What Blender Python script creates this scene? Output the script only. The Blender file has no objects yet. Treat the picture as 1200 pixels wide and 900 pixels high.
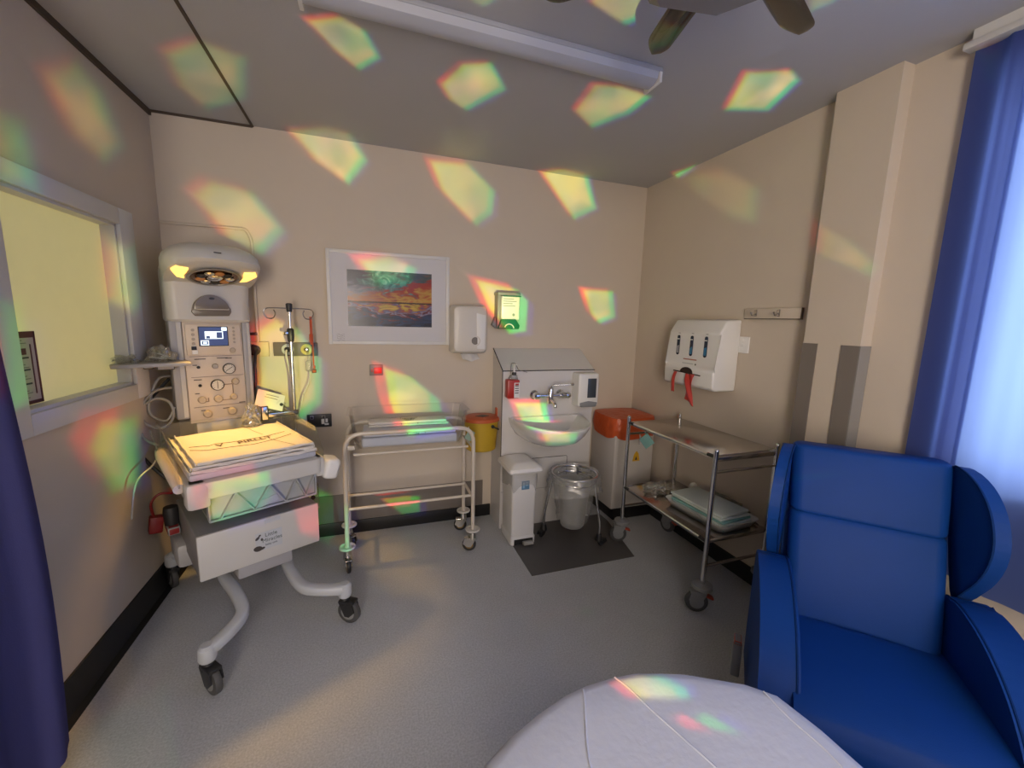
import bpy, bmesh, math, random
from mathutils import Vector, Matrix, Euler, noise
random.seed(7)
SC = bpy.context.scene
COL = SC.collection
PI = math.pi
def R(d): return math.radians(d)

# ---------------------------------------------------------------- materials
MATS = {}
def mat(name, col, rough=0.6, metal=0.0, spec=0.5, nscale=0, namt=0.0, bump=0.0, bscale=200.0,
        emit=None, estr=0.0, trans=0.0, coat=0.0, sheen=0.0):
    if name in MATS: return MATS[name]
    m = bpy.data.materials.new(name); m.use_nodes = True
    nt = m.node_tree; b = nt.nodes['Principled BSDF']
    b.inputs['Base Color'].default_value = (*col, 1)
    b.inputs['Roughness'].default_value = rough
    b.inputs['Metallic'].default_value = metal
    b.inputs['Specular IOR Level'].default_value = spec
    if trans: b.inputs['Transmission Weight'].default_value = trans
    if coat: b.inputs['Coat Weight'].default_value = coat
    if sheen: b.inputs['Sheen Weight'].default_value = sheen
    if emit:
        b.inputs['Emission Color'].default_value = (*emit, 1); b.inputs['Emission Strength'].default_value = estr
    tc = nt.nodes.new('ShaderNodeTexCoord')
    if nscale:
        n = nt.nodes.new('ShaderNodeTexNoise'); n.inputs['Scale'].default_value = nscale; n.inputs['Detail'].default_value = 4
        nt.links.new(tc.outputs['Object'], n.inputs['Vector'])
        mx = nt.nodes.new('ShaderNodeMix'); mx.data_type = 'RGBA'
        mx.inputs['A'].default_value = (*[c * (1 - namt) for c in col], 1)
        mx.inputs['B'].default_value = (*[min(1, c * (1 + namt)) for c in col], 1)
        nt.links.new(n.outputs['Fac'], mx.inputs['Factor']); nt.links.new(mx.outputs['Result'], b.inputs['Base Color'])
    if bump:
        n2 = nt.nodes.new('ShaderNodeTexNoise'); n2.inputs['Scale'].default_value = bscale; n2.inputs['Detail'].default_value = 3
        nt.links.new(tc.outputs['Object'], n2.inputs['Vector'])
        bp = nt.nodes.new('ShaderNodeBump'); bp.inputs['Strength'].default_value = bump; bp.inputs['Distance'].default_value = 0.01
        nt.links.new(n2.outputs['Fac'], bp.inputs['Height']); nt.links.new(bp.outputs['Normal'], b.inputs['Normal'])
    MATS[name] = m
    return m

def mat_clear(name, tint=(0.92, 0.95, 0.93), gloss=0.12, rough=0.05, haze=0.0):
    if name in MATS: return MATS[name]
    m = bpy.data.materials.new(name); m.use_nodes = True; nt = m.node_tree; nt.nodes.clear()
    out = nt.nodes.new('ShaderNodeOutputMaterial')
    tr = nt.nodes.new('ShaderNodeBsdfTransparent'); tr.inputs[0].default_value = (*tint, 1)
    gl = nt.nodes.new('ShaderNodeBsdfGlossy'); gl.inputs['Roughness'].default_value = rough
    df = nt.nodes.new('ShaderNodeBsdfDiffuse'); df.inputs[0].default_value = (.8, .8, .78, 1)
    fr = nt.nodes.new('ShaderNodeFresnel'); fr.inputs[0].default_value = 1.3
    ad = nt.nodes.new('ShaderNodeMath'); ad.operation = 'MULTIPLY_ADD'; ad.inputs[1].default_value = .5; ad.inputs[2].default_value = gloss * .3
    mx = nt.nodes.new('ShaderNodeMixShader'); mh = nt.nodes.new('ShaderNodeMixShader'); mh.inputs[0].default_value = haze
    nt.links.new(fr.outputs[0], ad.inputs[0]); nt.links.new(ad.outputs[0], mx.inputs[0])
    nt.links.new(tr.outputs[0], mx.inputs[1]); nt.links.new(gl.outputs[0], mx.inputs[2])
    nt.links.new(mx.outputs[0], mh.inputs[1]); nt.links.new(df.outputs[0], mh.inputs[2])
    nt.links.new(mh.outputs[0], out.inputs[0])
    MATS[name] = m
    return m

def mat_cloth(name, col, tcol, tfac=0.5):
    if name in MATS: return MATS[name]
    m = bpy.data.materials.new(name); m.use_nodes = True; nt = m.node_tree; nt.nodes.clear()
    out = nt.nodes.new('ShaderNodeOutputMaterial')
    d = nt.nodes.new('ShaderNodeBsdfDiffuse'); d.inputs[0].default_value = (*col, 1)
    t = nt.nodes.new('ShaderNodeBsdfTranslucent'); t.inputs[0].default_value = (*tcol, 1)
    tc = nt.nodes.new('ShaderNodeTexCoord'); w = nt.nodes.new('ShaderNodeTexNoise'); w.inputs['Scale'].default_value = 350
    bp = nt.nodes.new('ShaderNodeBump'); bp.inputs['Strength'].default_value = .25; bp.inputs['Distance'].default_value = .003
    nt.links.new(tc.outputs['Object'], w.inputs['Vector']); nt.links.new(w.outputs['Fac'], bp.inputs['Height'])
    nt.links.new(bp.outputs[0], d.inputs['Normal'])
    mx = nt.nodes.new('ShaderNodeMixShader'); mx.inputs[0].default_value = tfac
    nt.links.new(d.outputs[0], mx.inputs[1]); nt.links.new(t.outputs[0], mx.inputs[2]); nt.links.new(mx.outputs[0], out.inputs[0])
    MATS[name] = m
    return m

# ---------------------------------------------------------------- mesh builder
class MB:
    def __init__(s): s.bm = bmesh.new(); s.mi = 0; s.mats = []
    def _mark(s, faces):
        for f in faces: f.material_index = s.mi
    def use(s, m):
        if m not in s.mats: s.mats.append(m)
        s.mi = s.mats.index(m); return s
    def box(s, c, size, rot=None, bev=0.0, seg=2):
        M = Matrix.Translation(c) @ (rot.to_matrix().to_4x4() if rot else Matrix.Identity(4)) @ Matrix.Diagonal((*size, 1))
        r = bmesh.ops.create_cube(s.bm, size=1, matrix=M)
        vs = r['verts']; fs = set(f for v in vs for f in v.link_faces)
        if bev > 0:
            es = list(set(e for v in vs for e in v.link_edges))
            r2 = bmesh.ops.bevel(s.bm, geom=es, offset=bev, segments=seg, profile=0.5, affect='EDGES', clamp_overlap=True)
            fs = set(f for f in fs if f.is_valid) | set(r2['faces'])
        s._mark(fs); return s
    def span(s, a, b, bev=0.0, seg=2):
        return s.box([(a[i] + b[i]) / 2 for i in range(3)], [max(1e-4, abs(b[i] - a[i])) for i in range(3)], None, bev, seg)
    def tube(s, pts, r, seg=10, closed=False, cap=True, rs=None):
        P = [Vector(p) for p in pts]; n = len(P); rings = []
        up = None
        for i in range(n):
            if closed: t = (P[(i + 1) % n] - P[i - 1])
            else: t = P[min(i + 1, n - 1)] - P[max(i - 1, 0)]
            t.normalize()
            if up is None:
                a = Vector((0, 0, 1)) if abs(t.z) < .9 else Vector((1, 0, 0)); up = (a - t * a.dot(t)).normalized()
            else:
                up = (up - t * up.dot(t))
                if up.length < 1e-5: up = t.orthogonal()
                up.normalize()
            sd = t.cross(up); rr = rs[i] if rs else r
            rings.append([s.bm.verts.new(P[i] + (up * math.cos(2 * PI * k / seg) + sd * math.sin(2 * PI * k / seg)) * rr) for k in range(seg)])
        fs = []
        for i in range(n if closed else n - 1):
            A, B = rings[i], rings[(i + 1) % n]
            for k in range(seg):
                try: fs.append(s.bm.faces.new((A[k], A[(k + 1) % seg], B[(k + 1) % seg], B[k])))
                except ValueError: pass
        if cap and not closed:
            fs.append(s.bm.faces.new(rings[0][::-1])); fs.append(s.bm.faces.new(rings[-1]))
        s._mark(fs); return s
    def lathe(s, prof, c=(0, 0, 0), axis='Z', seg=24, sx=1.0, sy=1.0, rot=None):
        rings = []
        for (r, h) in prof:
            ring = []
            for k in range(seg):
                a = 2 * PI * k / seg; p = Vector((r * math.cos(a) * sx, r * math.sin(a) * sy, h))
                if axis == 'X': p = Vector((p.z, p.x, p.y))
                elif axis == 'Y': p = Vector((p.x, -p.z, p.y))
                if rot: p = rot.to_matrix() @ p
                ring.append(s.bm.verts.new(p + Vector(c)))
            rings.append(ring)
        fs = []
        for A, B in zip(rings, rings[1:]):
            for k in range(seg): fs.append(s.bm.faces.new((A[k], A[(k + 1) % seg], B[(k + 1) % seg], B[k])))
        fs.append(s.bm.faces.new(rings[0][::-1])); fs.append(s.bm.faces.new(rings[-1]))
        s._mark(fs); return s
    def cyl(s, c, r, h, axis='Z', seg=20): return s.lathe([(r, -h / 2), (r, h / 2)], c, axis, seg)
    def prism(s, poly, lo, hi, axis='X', bev=0.0, seg=2):
        def P(a, b, t):
            return {'X': (t, a, b), 'Y': (a, t, b), 'Z': (a, b, t)}[axis]
        A = [s.bm.verts.new(P(a, b, lo)) for a, b in poly]; B = [s.bm.verts.new(P(a, b, hi)) for a, b in poly]
        n = len(poly); fs = [s.bm.faces.new(A[::-1]), s.bm.faces.new(B)]
        for i in range(n): fs.append(s.bm.faces.new((A[i], A[(i + 1) % n], B[(i + 1) % n], B[i])))
        if bev > 0:
            es = list(set(e for f in fs for e in f.edges))
            r2 = bmesh.ops.bevel(s.bm, geom=es, offset=bev, segments=seg, profile=.5, affect='EDGES', clamp_overlap=True)
            fs = [f for f in fs if f.is_valid] + list(r2['faces'])
        s._mark(fs); return s
    def grid(s, fn, nu, nv, closed_u=False):
        V = [[s.bm.verts.new(fn(i / nu, j / nv)) for j in range(nv + 1)] for i in range(nu if closed_u else nu + 1)]
        fs = []
        for i in range(nu):
            for j in range(nv):
                fs.append(s.bm.faces.new((V[i][j], V[(i + 1) % len(V)][j], V[(i + 1) % len(V)][j + 1], V[i][j + 1])))
        s._mark(fs); return s
    def loft(s, rings, cap=True):
        V = [[s.bm.verts.new(p) for p in r] for r in rings]; n = len(V[0]); fs = []
        for A, B in zip(V, V[1:]):
            for k in range(n): fs.append(s.bm.faces.new((A[k], A[(k + 1) % n], B[(k + 1) % n], B[k])))
        if cap: fs.append(s.bm.faces.new(V[0][::-1])); fs.append(s.bm.faces.new(V[-1]))
        s._mark(fs); return s
    def face(s, pts):
        s._mark([s.bm.faces.new([s.bm.verts.new(p) for p in pts])]); return s
    def text(s, body, size, M, m):
        cu = bpy.data.curves.new('t', 'FONT'); cu.body = body; cu.size = size; cu.align_x = 'CENTER'; cu.align_y = 'CENTER'; cu.extrude = 0.0006
        o = bpy.data.objects.new('t', cu); COL.objects.link(o)
        me = bpy.data.meshes.new_from_object(o.evaluated_get(bpy.context.evaluated_depsgraph_get()))
        bpy.data.objects.remove(o); s.use(m); old = set(s.bm.faces)
        me.transform(M); s.bm.from_mesh(me)
        for f in s.bm.faces:
            if f not in old: f.material_index = s.mi
        bpy.data.meshes.remove(me); return s
    def noise(s, amp, scale, seed=0):
        for v in s.bm.verts: v.co += noise.noise_vector(v.co * scale + Vector((seed, 0, 0))) * amp
        return s
    def build(s, name, m=None, parent=None, smooth=38, loc=None, sub=0, solid=0.0):
        me = bpy.data.meshes.new(name)
        bmesh.ops.recalc_face_normals(s.bm, faces=s.bm.faces[:])
        s.bm.to_mesh(me); s.bm.free()
        if m is not None and not s.mats: me.materials.append(m)
        for k in s.mats: me.materials.append(k)
        me.shade_smooth()
        if smooth is not None: me.set_sharp_from_angle(angle=R(smooth))
        o = bpy.data.objects.new(name, me); COL.objects.link(o)
        if loc: o.location = loc
        if parent: o.parent = parent
        if solid:
            md = o.modifiers.new('s', 'SOLIDIFY'); md.thickness = solid; md.offset = 0
        if sub:
            md = o.modifiers.new('u', 'SUBSURF'); md.levels = sub; md.render_levels = sub
        return o

def smoothpath(pts, n=6, closed=False):
    P = [Vector(p) for p in pts]; out = []; L = len(P)
    rng = range(L if closed else L - 1)
    for i in rng:
        if closed: p0, p1, p2, p3 = P[i - 1], P[i], P[(i + 1) % L], P[(i + 2) % L]
        else: p0, p1, p2, p3 = P[max(i - 1, 0)], P[i], P[i + 1], P[min(i + 2, L - 1)]
        for k in range(n):
            t = k / n; t2 = t * t; t3 = t2 * t
            out.append(0.5 * ((2 * p1) + (-p0 + p2) * t + (2 * p0 - 5 * p1 + 4 * p2 - p3) * t2 + (-p0 + 3 * p1 - 3 * p2 + p3) * t3))
    if not closed: out.append(P[-1])
    return out

def fillet(pts, r, n=5):
    P = [Vector(p) for p in pts]; out = [P[0]]
    for i in range(1, len(P) - 1):
        a = (P[i - 1] - P[i]); b = (P[i + 1] - P[i]); rr = min(r, a.length * .49, b.length * .49)
        A = P[i] + a.normalized() * rr; B = P[i] + b.normalized() * rr
        for k in range(n + 1):
            t = k / n; out.append((1 - t) ** 2 * A + 2 * t * (1 - t) * P[i] + t * t * B)
    out.append(P[-1]); return out

def thing(name, label, cat, loc=(0, 0, 0), rz=0.0, group=None):
    o = bpy.data.objects.new(name, None); COL.objects.link(o); o.location = loc; o.rotation_euler = (0, 0, rz)
    o.empty_display_size = .1; o['label'] = label; o['category'] = cat
    if group: o['group'] = group
    return o
def tag(o, label, cat, group=None):
    o['label'] = label; o['category'] = cat
    if group: o['group'] = group
    return o
def struct(o): o['kind'] = 'structure'; return o
def empty_part(name, parent, loc=(0, 0, 0), rz=0.0):
    o = bpy.data.objects.new(name, None); COL.objects.link(o); o.location = loc; o.rotation_euler = (0, 0, rz); o.parent = parent
    o.empty_display_size = .05; return o
def rrect(w, h, r, n=4, cx=0, cy=0):
    out = []
    for (sx, sy, a0) in ((1, 1, 0), (-1, 1, 90), (-1, -1, 180), (1, -1, 270)):
        for k in range(n + 1):
            a = R(a0 + 90 * k / n); out.append((cx + sx * (w / 2 - r) + r * math.cos(a), cy + sy * (h / 2 - r) + r * math.sin(a)))
    return out
DAY, ROOM, TOP, HEAT, BEAM, EXPO = 64, 55, 13, 34, 20, 0.5
# ---------------------------------------------------------------- the room (metres; the floor is z = 0)
LX, RX, BY, CZ, FY = -1.078, 2.10, 2.90, 2.557, -2.3
WALL = (0.61, 0.53, 0.435)
m_wall = mat('wall_paint', WALL, .75, nscale=6, namt=.03, bump=.08, bscale=260)
m_ceil = mat('ceiling_paint', (0.44, 0.435, 0.44), .85, nscale=3, namt=.03, bump=.05, bscale=120)
m_black = mat('black_vinyl', (0.008, 0.008, 0.009), .45)
m_grey = mat('grey_protection_vinyl', (0.19, 0.165, 0.145), .5, bump=.05, bscale=300)
m_frame = mat('painted_frame', (0.62, 0.62, 0.62), .5, bump=.04, bscale=90)
m_white = mat('white_plastic', (0.78, 0.77, 0.75), .35)
m_whiteb = mat('white_enamel', (0.80, 0.79, 0.77), .3, bump=.02, bscale=30)
m_dark = mat('dark_plastic', (0.02, 0.02, 0.022), .4)
m_chrome = mat('chrome', (0.75, 0.75, 0.76), .14, metal=1)
m_steel = mat('brushed_steel', (0.60, 0.575, 0.55), .22, metal=1, nscale=30, namt=.06)
m_rubber = mat('grey_rubber', (0.07, 0.07, 0.072), .6)
m_greyp = mat('grey_plastic', (0.24, 0.245, 0.25), .45)

# floor: speckled vinyl
mf = bpy.data.materials.new('speckled_vinyl'); mf.use_nodes = True; nt = mf.node_tree; b = nt.nodes['Principled BSDF']
tc = nt.nodes.new('ShaderNodeTexCoord'); n1 = nt.nodes.new('ShaderNodeTexNoise'); n1.inputs['Scale'].default_value = 140; n1.inputs['Detail'].default_value = 5
n2 = nt.nodes.new('ShaderNodeTexNoise'); n2.inputs['Scale'].default_value = 7; n2.inputs['Detail'].default_value = 6
cr = nt.nodes.new('ShaderNodeValToRGB'); cr.color_ramp.elements[0].position = .35; cr.color_ramp.elements[0].color = (.42, .435, .455, 1)
cr.color_ramp.elements[1].position = .66; cr.color_ramp.elements[1].color = (.56, .575, .60, 1)
mx = nt.nodes.new('ShaderNodeMix'); mx.data_type = 'RGBA'; mx.blend_type = 'MULTIPLY'; mx.inputs['Factor'].default_value = .35
cr2 = nt.nodes.new('ShaderNodeValToRGB'); cr2.color_ramp.elements[0].color = (.6, .6, .6, 1); cr2.color_ramp.elements[1].color = (1, 1, 1, 1)
nt.links.new(tc.outputs['Object'], n1.inputs['Vector']); nt.links.new(tc.outputs['Object'], n2.inputs['Vector'])
nt.links.new(n1.outputs['Fac'], cr.inputs[0]); nt.links.new(n2.outputs['Fac'], cr2.inputs[0])
nt.links.new(cr.outputs[0], mx.inputs['A']); nt.links.new(cr2.outputs[0], mx.inputs['B']); nt.links.new(mx.outputs['Result'], b.inputs['Base Color'])
b.inputs['Roughness'].default_value = .48

struct(MB().span((LX - .2, FY - .1, -.1), (RX + .2, BY + .1, 0)).build('floor', mf))
struct(MB().span((LX - .2, FY - .1, CZ), (RX + .2, BY + .1, CZ + .1)).build('ceiling', m_ceil))
struct(MB().span((LX - .2, BY, 0), (RX + .2, BY + .1, CZ)).build('wall_back', m_wall))
struct(MB().span((LX - .2, FY - .1, 0), (RX + .2, FY, CZ)).build('wall_front', m_wall))
# left wall with the internal window opening
WY0, WY1, WZ0, WZ1 = 1.775, 2.452, 1.147, 1.888
w = MB()
w.span((LX - .1, FY, 0), (LX, WY0, CZ)); w.span((LX - .1, WY1, 0), (LX, BY, CZ))
w.span((LX - .1, WY0, 0), (LX, WY1, WZ0)); w.span((LX - .1, WY0, WZ1), (LX, WY1, CZ))
struct(w.build('wall_left', m_wall))
# right wall with the outside window opening
VY0, VY1, VZ0, VZ1 = -1.7, .90, .98, 2.40
w = MB()
w.span((RX, FY, 0), (RX + .2, VY0, CZ)); w.span((RX, VY1, 0), (RX + .2, BY, CZ))
w.span((RX, VY0, 0), (RX + .2, VY1, VZ0)); w.span((RX, VY0, VZ1), (RX + .2, VY1, CZ))
w.span((2.03, 1.204, 0), (RX, 1.455, CZ))
struct(w.build('wall_right', m_wall))

# skirting
struct(MB().span((LX, BY - .012, 0), (.86, BY, .092), .004).build('baseboard_back', m_black))
struct(MB().prism([(LX, 0), (LX + .03, 0), (LX + .012, .02), (LX + .008, .155), (LX, .155)], FY, BY - .012, 'Y').build('baseboard_left', m_black))
struct(MB().span((RX - .012, FY, 0), (RX, 1.204, .10)).span((RX - .012, 1.455, 0), (RX, 2.54, .10)).span((2.018, 1.19, 0), (2.03, 1.467, .10))
       .span((2.03, 1.192, 0), (RX, 1.204, .10)).build('baseboard_right', m_black))
struct(MB().span((1.742, 2.545, 0), (RX, BY, .085), .004).build('trim_1', m_black))
# grey wall protection band low on the back wall
struct(MB().span((LX + .001, BY - .006, .094), (.80, BY, .29), .001).build('trim_2', m_grey))
# corner guards on the pillar
g = MB()
g.span((2.026, 1.385, .1), (2.0305, 1.457, 1.43)); struct(g.build('trim_3', m_grey))
g = MB()
g.span((2.025, 1.200, .1), (2.0305, 1.278, 1.43)); g.use(m_grey)
g.use(mat('glossy_guard', (.27, .26, .25), .22)).span((2.025, 1.198, .1), (RX - .005, 1.2035, 1.43)); struct(g.build('trim_4', m_grey))  # side face of the guard in a lighter, glossier grey
# ceiling: service panel outline in the left corner
m_gap = mat('dark_gap', (.07, .05, .035), .8)
struct(MB().span((-.601, FY, CZ - .006), (-.589, BY, CZ + .001)).span((LX, BY - .012, CZ - .010), (-.595, BY, CZ)).build('trim_5', m_gap))
struct(MB().span((LX, FY, CZ - .026), (LX + .012, BY, CZ)).build('trim_6', m_gap))

# internal window: painted architrave, reveal and lit obscured pane
wf = MB(); f0 = .072
wf.span((LX, WY0 - f0, WZ0 - f0), (LX + .018, WY0, WZ1 + f0), .003).span((LX, WY1, WZ0 - f0), (LX + .018, WY1 + .12, WZ1 + f0), .003)
wf.span((LX, WY0, WZ0 - f0), (LX + .018, WY1, WZ0), .003).span((LX, WY0, WZ1), (LX + .018, WY1, WZ1 + f0), .003)
t = .012
wf.span((LX - .1, WY0, WZ0), (LX, WY0 + t, WZ1)).span((LX - .1, WY1 - t, WZ0), (LX, WY1, WZ1))
wf.span((LX - .1, WY0, WZ0), (LX, WY1, WZ0 + t)).span((LX - .1, WY0, WZ1 - t), (LX, WY1, WZ1))
struct(wf.build('window_1', m_frame))
mp = mat('lit_blind', (0.60, 0.56, 0.32), .6, emit=(1.0, .88, .35), estr=.17, nscale=14, namt=.04)
pn = MB().span((LX - .060, WY0 + t, WZ0 + t), (LX - .053, WY1 - t, WZ1 - t)).build('window_pane', mp, None); pn.parent = bpy.data.objects['window_1']
# outside window on the right wall
wf = MB(); x0, x1 = RX + .10, RX + .15
for (a, c, d, e) in ((VY0, VY0 + .06, VZ0, VZ1), (VY1 - .06, VY1, VZ0, VZ1), (-.45, -.39, VZ0, VZ1), (VY0, VY1, VZ0, VZ0 + .06), (VY0, VY1, VZ1 - .06, VZ1)):
    wf.span((x0, a, d), (x1, c, e), .004)
wf.span((RX - .02, VY0 - .03, VZ0 - .03), (RX + .1, VY1 + .03, VZ0), .004)
struct(wf.build('window_2', m_white))
gp = MB().span((x0 + .02, VY0 + .05, VZ0 + .05), (x0 + .026, VY1 - .05, VZ1 - .05)).build('window_pane', mat_clear('window_glass', (.97, .98, 1), .05)); gp.parent = bpy.data.objects['window_2']
# sink boarding (part of the building): boxed service panel with sloping top
m_lam = mat('white_laminate', (0.66, 0.64, 0.63), .38)
sk = MB().use(m_lam)
sk.prism([(2.66, 0), (2.66, 1.158), (2.896, 1.296), (2.896, 0)], .865, 1.575, 'X')
m_line = mat('black_joint', (.015, .012, .010), .6)
sk.use(m_line).span((.860, 2.6565, 1.1535), (1.58, 2.661, 1.1595))
sk.span((.861, 2.657, .5), (.8655, 2.6605, 1.155))
th = math.atan2(.14, .24)
sk.box((.8635, 2.78, 1.2285), (.005, .270, .005), Euler((th, 0, 0)))
sk.span((.865, 2.6585, .511), (1.355, 2.6605, .515)).span((1.384, 2.6585, .30), (1.388, 2.6605, .485)).tube(fillet([(1.355, 2.6605, .513), (1.386, 2.6605, .513), (1.386, 2.6605, .485)], .025), .002, 5)
sk.use(m_lam)
sk.use(mat('panel_seam', (.3, .28, .26), .6)).span((.87, 2.6592, .278), (1.57, 2.6603, .281))
t_ = thing('sink_boxing', 'white laminate boxed panel with sloping top behind the wash basin', 'panel', (0, 0, 0))
o = sk.build('panel', None, t_)
# dark vinyl floor patch
tag(MB().prism([(.885, 2.66), (.885, 2.07), (1.605, 2.07), (1.70, 2.545), (1.70, 2.66)], 0.0, .003, 'Z').build('floor_mat', mat('dark_grey_vinyl', (.095, .09, .088), .5, nscale=120, namt=.12)),
    'dark grey vinyl mat on the floor under the wash basin', 'mat')
# surface conduit
tag(MB().tube(fillet([(LX + .01, 2.885, 1.985), (-.70, 2.885, 1.985), (-.66, 2.885, 1.985), (-.635, 2.885, 1.93), (-.635, 2.885, 1.33)], .04), .008, 8).build('conduit', m_wall),
    'thin cream conduit pipe bent down the wall behind the infant warmer', 'pipe')

# ceiling strip light, switched off
t_ = thing('strip_light', 'long slim unlit strip light on the ceiling, running parallel to the end wall', 'ceiling light', (0, 0, CZ))
m_diff = mat('light_diffuser', (.44, .45, .50), .35)
MB().span((-.19, 1.588, -.018), (1.185, 1.70, 0), .003).build('housing', mat('light_housing', (.36, .37, .41), .4), t_)
MB().prism([(1.592, -.018), (1.60, -.042), (1.625, -.056), (1.66, -.056), (1.685, -.042), (1.693, -.018)], -.175, 1.170, 'X').build('diffuser', m_diff, t_)
for x in (-.182, 1.178): MB().span((x - .007, 1.588, -.058), (x + .007, 1.697, -.017), .003).build('end_cap', m_white, t_)

# ceiling fan with dark blades (only its front edge is in view)
t_ = thing('ceiling_fan', 'dark-bladed ceiling fan cut off by the top edge of the view', 'ceiling fan', (.75, .785, CZ), 0)
m_blade = mat('dark_brown_blade', (.040, .032, .026), .22, spec=.6, coat=.3)
m_hub = mat('hub_shell', (.16, .155, .16), .2, spec=.6)
MB().cyl((0, 0, -.05), .022, .12).lathe([(.07, 0), (.065, -.03), (.03, -.045)], (0, 0, 0)).build('downrod', m_white, t_)
h = MB(); a0 = 50
h.lathe([(.12, -.09), (.20, -.12), (.215, -.20), (.235, -.235), (.20, -.262)], (0, 0, -.012), seg=8, rot=Euler((0, 0, R(a0 + 7)))); h.build('hub', m_hub, t_, smooth=15)
for k in range(6):
    a = R(23 + 54 * k if k < 2 else 78 + 60 * (k - 1)); ca, sa = math.cos(a), math.sin(a)
    bl = MB(); pitch = R(22)
    def P(l, w_, z):
        y, zz = w_ * math.cos(pitch) - z * math.sin(pitch), w_ * math.sin(pitch) + z * math.cos(pitch)
        return (l * ca - y * sa, l * sa + y * ca, zz - .235)
    rings = []
    for i in range(15):
        tt = (0, .2, .4, .6, .75, .8, .84, .88, .91, .94, .96, .975, .987, .996, 1)[i]; l = .15 + (.26 if k == 1 else .30) * tt; wd = (.034 if k == 1 else .050) * (1 if tt < .8 else math.sqrt(max(.015, 1 - ((tt - .8) / .2) ** 2)))
        rings.append([P(l, wd * math.cos(2 * PI * q / 12), .009 * math.sin(2 * PI * q / 12)) for q in range(12)])
    bl.loft(rings); bl.build('blade', m_blade, t_)
# ---------------------------------------------------------------- infant warmer, turned 27 degrees
m_wb = mat('warmer_shell', (0.56, 0.545, 0.52), .38, bump=.02, bscale=60)
m_wp = mat('warmer_panel', (0.66, 0.565, 0.47), .45)
m_wg = mat('warmer_grey', (0.36, 0.355, 0.37), .4)
m_leg = mat('warmer_leg', (0.50, 0.52, 0.55), .35)
m_ink = mat('print_ink', (.06, .05, .05), .7)
m_acr = mat_clear('acrylic', (.975, .98, .97), .10, .04, .03)
def caster(parent, x, y, ztop, r=.062, wid=.028, ang=0, mb=m_dark, mw=m_rubber, mh=m_greyp, lever=None, name='caster'):
    e = empty_part(name, parent, (x, y, 0), ang)
    c = MB(); off = .022
    c.lathe([(.016, ztop), (.02, ztop - .012), (.026, r * 1.75)], (0, 0, 0), seg=14)
    for s_ in (-1, 1):
        c.prism([(off - .035, r * 2.0), (off + .02, r * 2.0), (off + .03, r * 1.1), (off + .012, r * .75), (off - .012, r * .75)], s_ * (wid / 2 + .003), s_ * (wid / 2 + .009), 'Y', 0) if False else \
        c.prism([(off - .045, r * 1.95), (off + .03, r * 1.95), (off + .04, r * 1.2), (off + .012, r * .72), (off - .012, r * .72)], min(s_ * (wid / 2 + .003), s_ * (wid / 2 + .009)), max(s_ * (wid / 2 + .003), s_ * (wid / 2 + .009)), 'Y')
    c.span((off - .045, -wid / 2 - .009, r * 1.85), (off + .035, wid / 2 + .009, r * 2.1), .004)
    c.build('fork', mb, e)
    w_ = MB(); w_.use(mw).lathe([(r * .8, -wid / 2), (r * .96, -wid / 2 * .8), (r, -wid / 4), (r, wid / 4), (r * .96, wid / 2 * .8), (r * .8, wid / 2)], (off, 0, r + .001), 'Y', 24)
    w_.use(mh).lathe([(r * .25, -wid / 2 - .002), (r * .62, -wid / 2 - .0015), (r * .62, wid / 2 + .0015), (r * .25, wid / 2 + .002)], (off, 0, r + .001), 'Y', 20)
    w_.build('wheel', None, e)
    if lever:
        MB().box((off - .062, 0, r * 1.6), (.04, wid + .006, .012), Euler((0, R(-20), 0)), .004).build('brake', lever, e)
    return e
W = thing('infant_warmer', 'white wheeled infant warmer with a heater hood, gauges and printed sheets on its bed', 'infant warmer', (-.588, 2.27, 0), R(27.03))
# base and legs (local x across, -y towards the room)
for s_ in (-1, 1):
    p = smoothpath([(s_ * .09, .16, .24), (s_ * .13, .0, .235), (s_ * .118, -.20, .215), (s_ * .128, -.33, .198), (s_ * .20, -.405, .188), (s_ * .272, -.445, .180)], 6)
    l = MB(); rings = []
    for i, q in enumerate(p):
        t = (p[min(i + 1, len(p) - 1)] - p[max(i - 1, 0)]).normalized(); sd = t.cross(Vector((0, 0, 1))).normalized(); up = sd.cross(t)
        rings.append([q + sd * (.026 * math.copysign(abs(math.cos(a)) ** .6, math.cos(a))) + up * (.024 * math.copysign(abs(math.sin(a)) ** .6, math.sin(a))) for a in [2 * PI * k / 16 for k in range(16)]])
    l.loft(rings); l.lathe([(.02, .205), (.031, .195), (.033, .15), (.028, .138)], (s_ * .277, -.4425, 0), seg=18)
    l.build('leg', m_leg, W)
    p = [(s_ * .09, .16, .22), (s_ * .15, .32, .205), (s_ * .277, .4425, .19)]
    MB().tube(smoothpath(p, 6), .026, 12).lathe([(.02, .205), (.031, .195), (.033, .15), (.028, .138)], (s_ * .277, .4425, 0), seg=18).build('leg', m_leg, W)
for (x, y, a) in ((-.277, -.4425, R(-75)), (.277, -.4425, R(-60)), (-.277, .4425, R(100)), (.277, .4425, R(60))):
    caster(W, x, y, .142, .058, .03, a)
MB().span((-.14, .02, .20), (.14, .34, .30), .02).span((-.11, .10, .28), (.11, .42, .72), .012).build('pedestal', m_wb, W)
MB().span((-.10, -.16, .255), (.14, .06, .33), .012).build('under_tray', m_wg, W)
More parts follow.
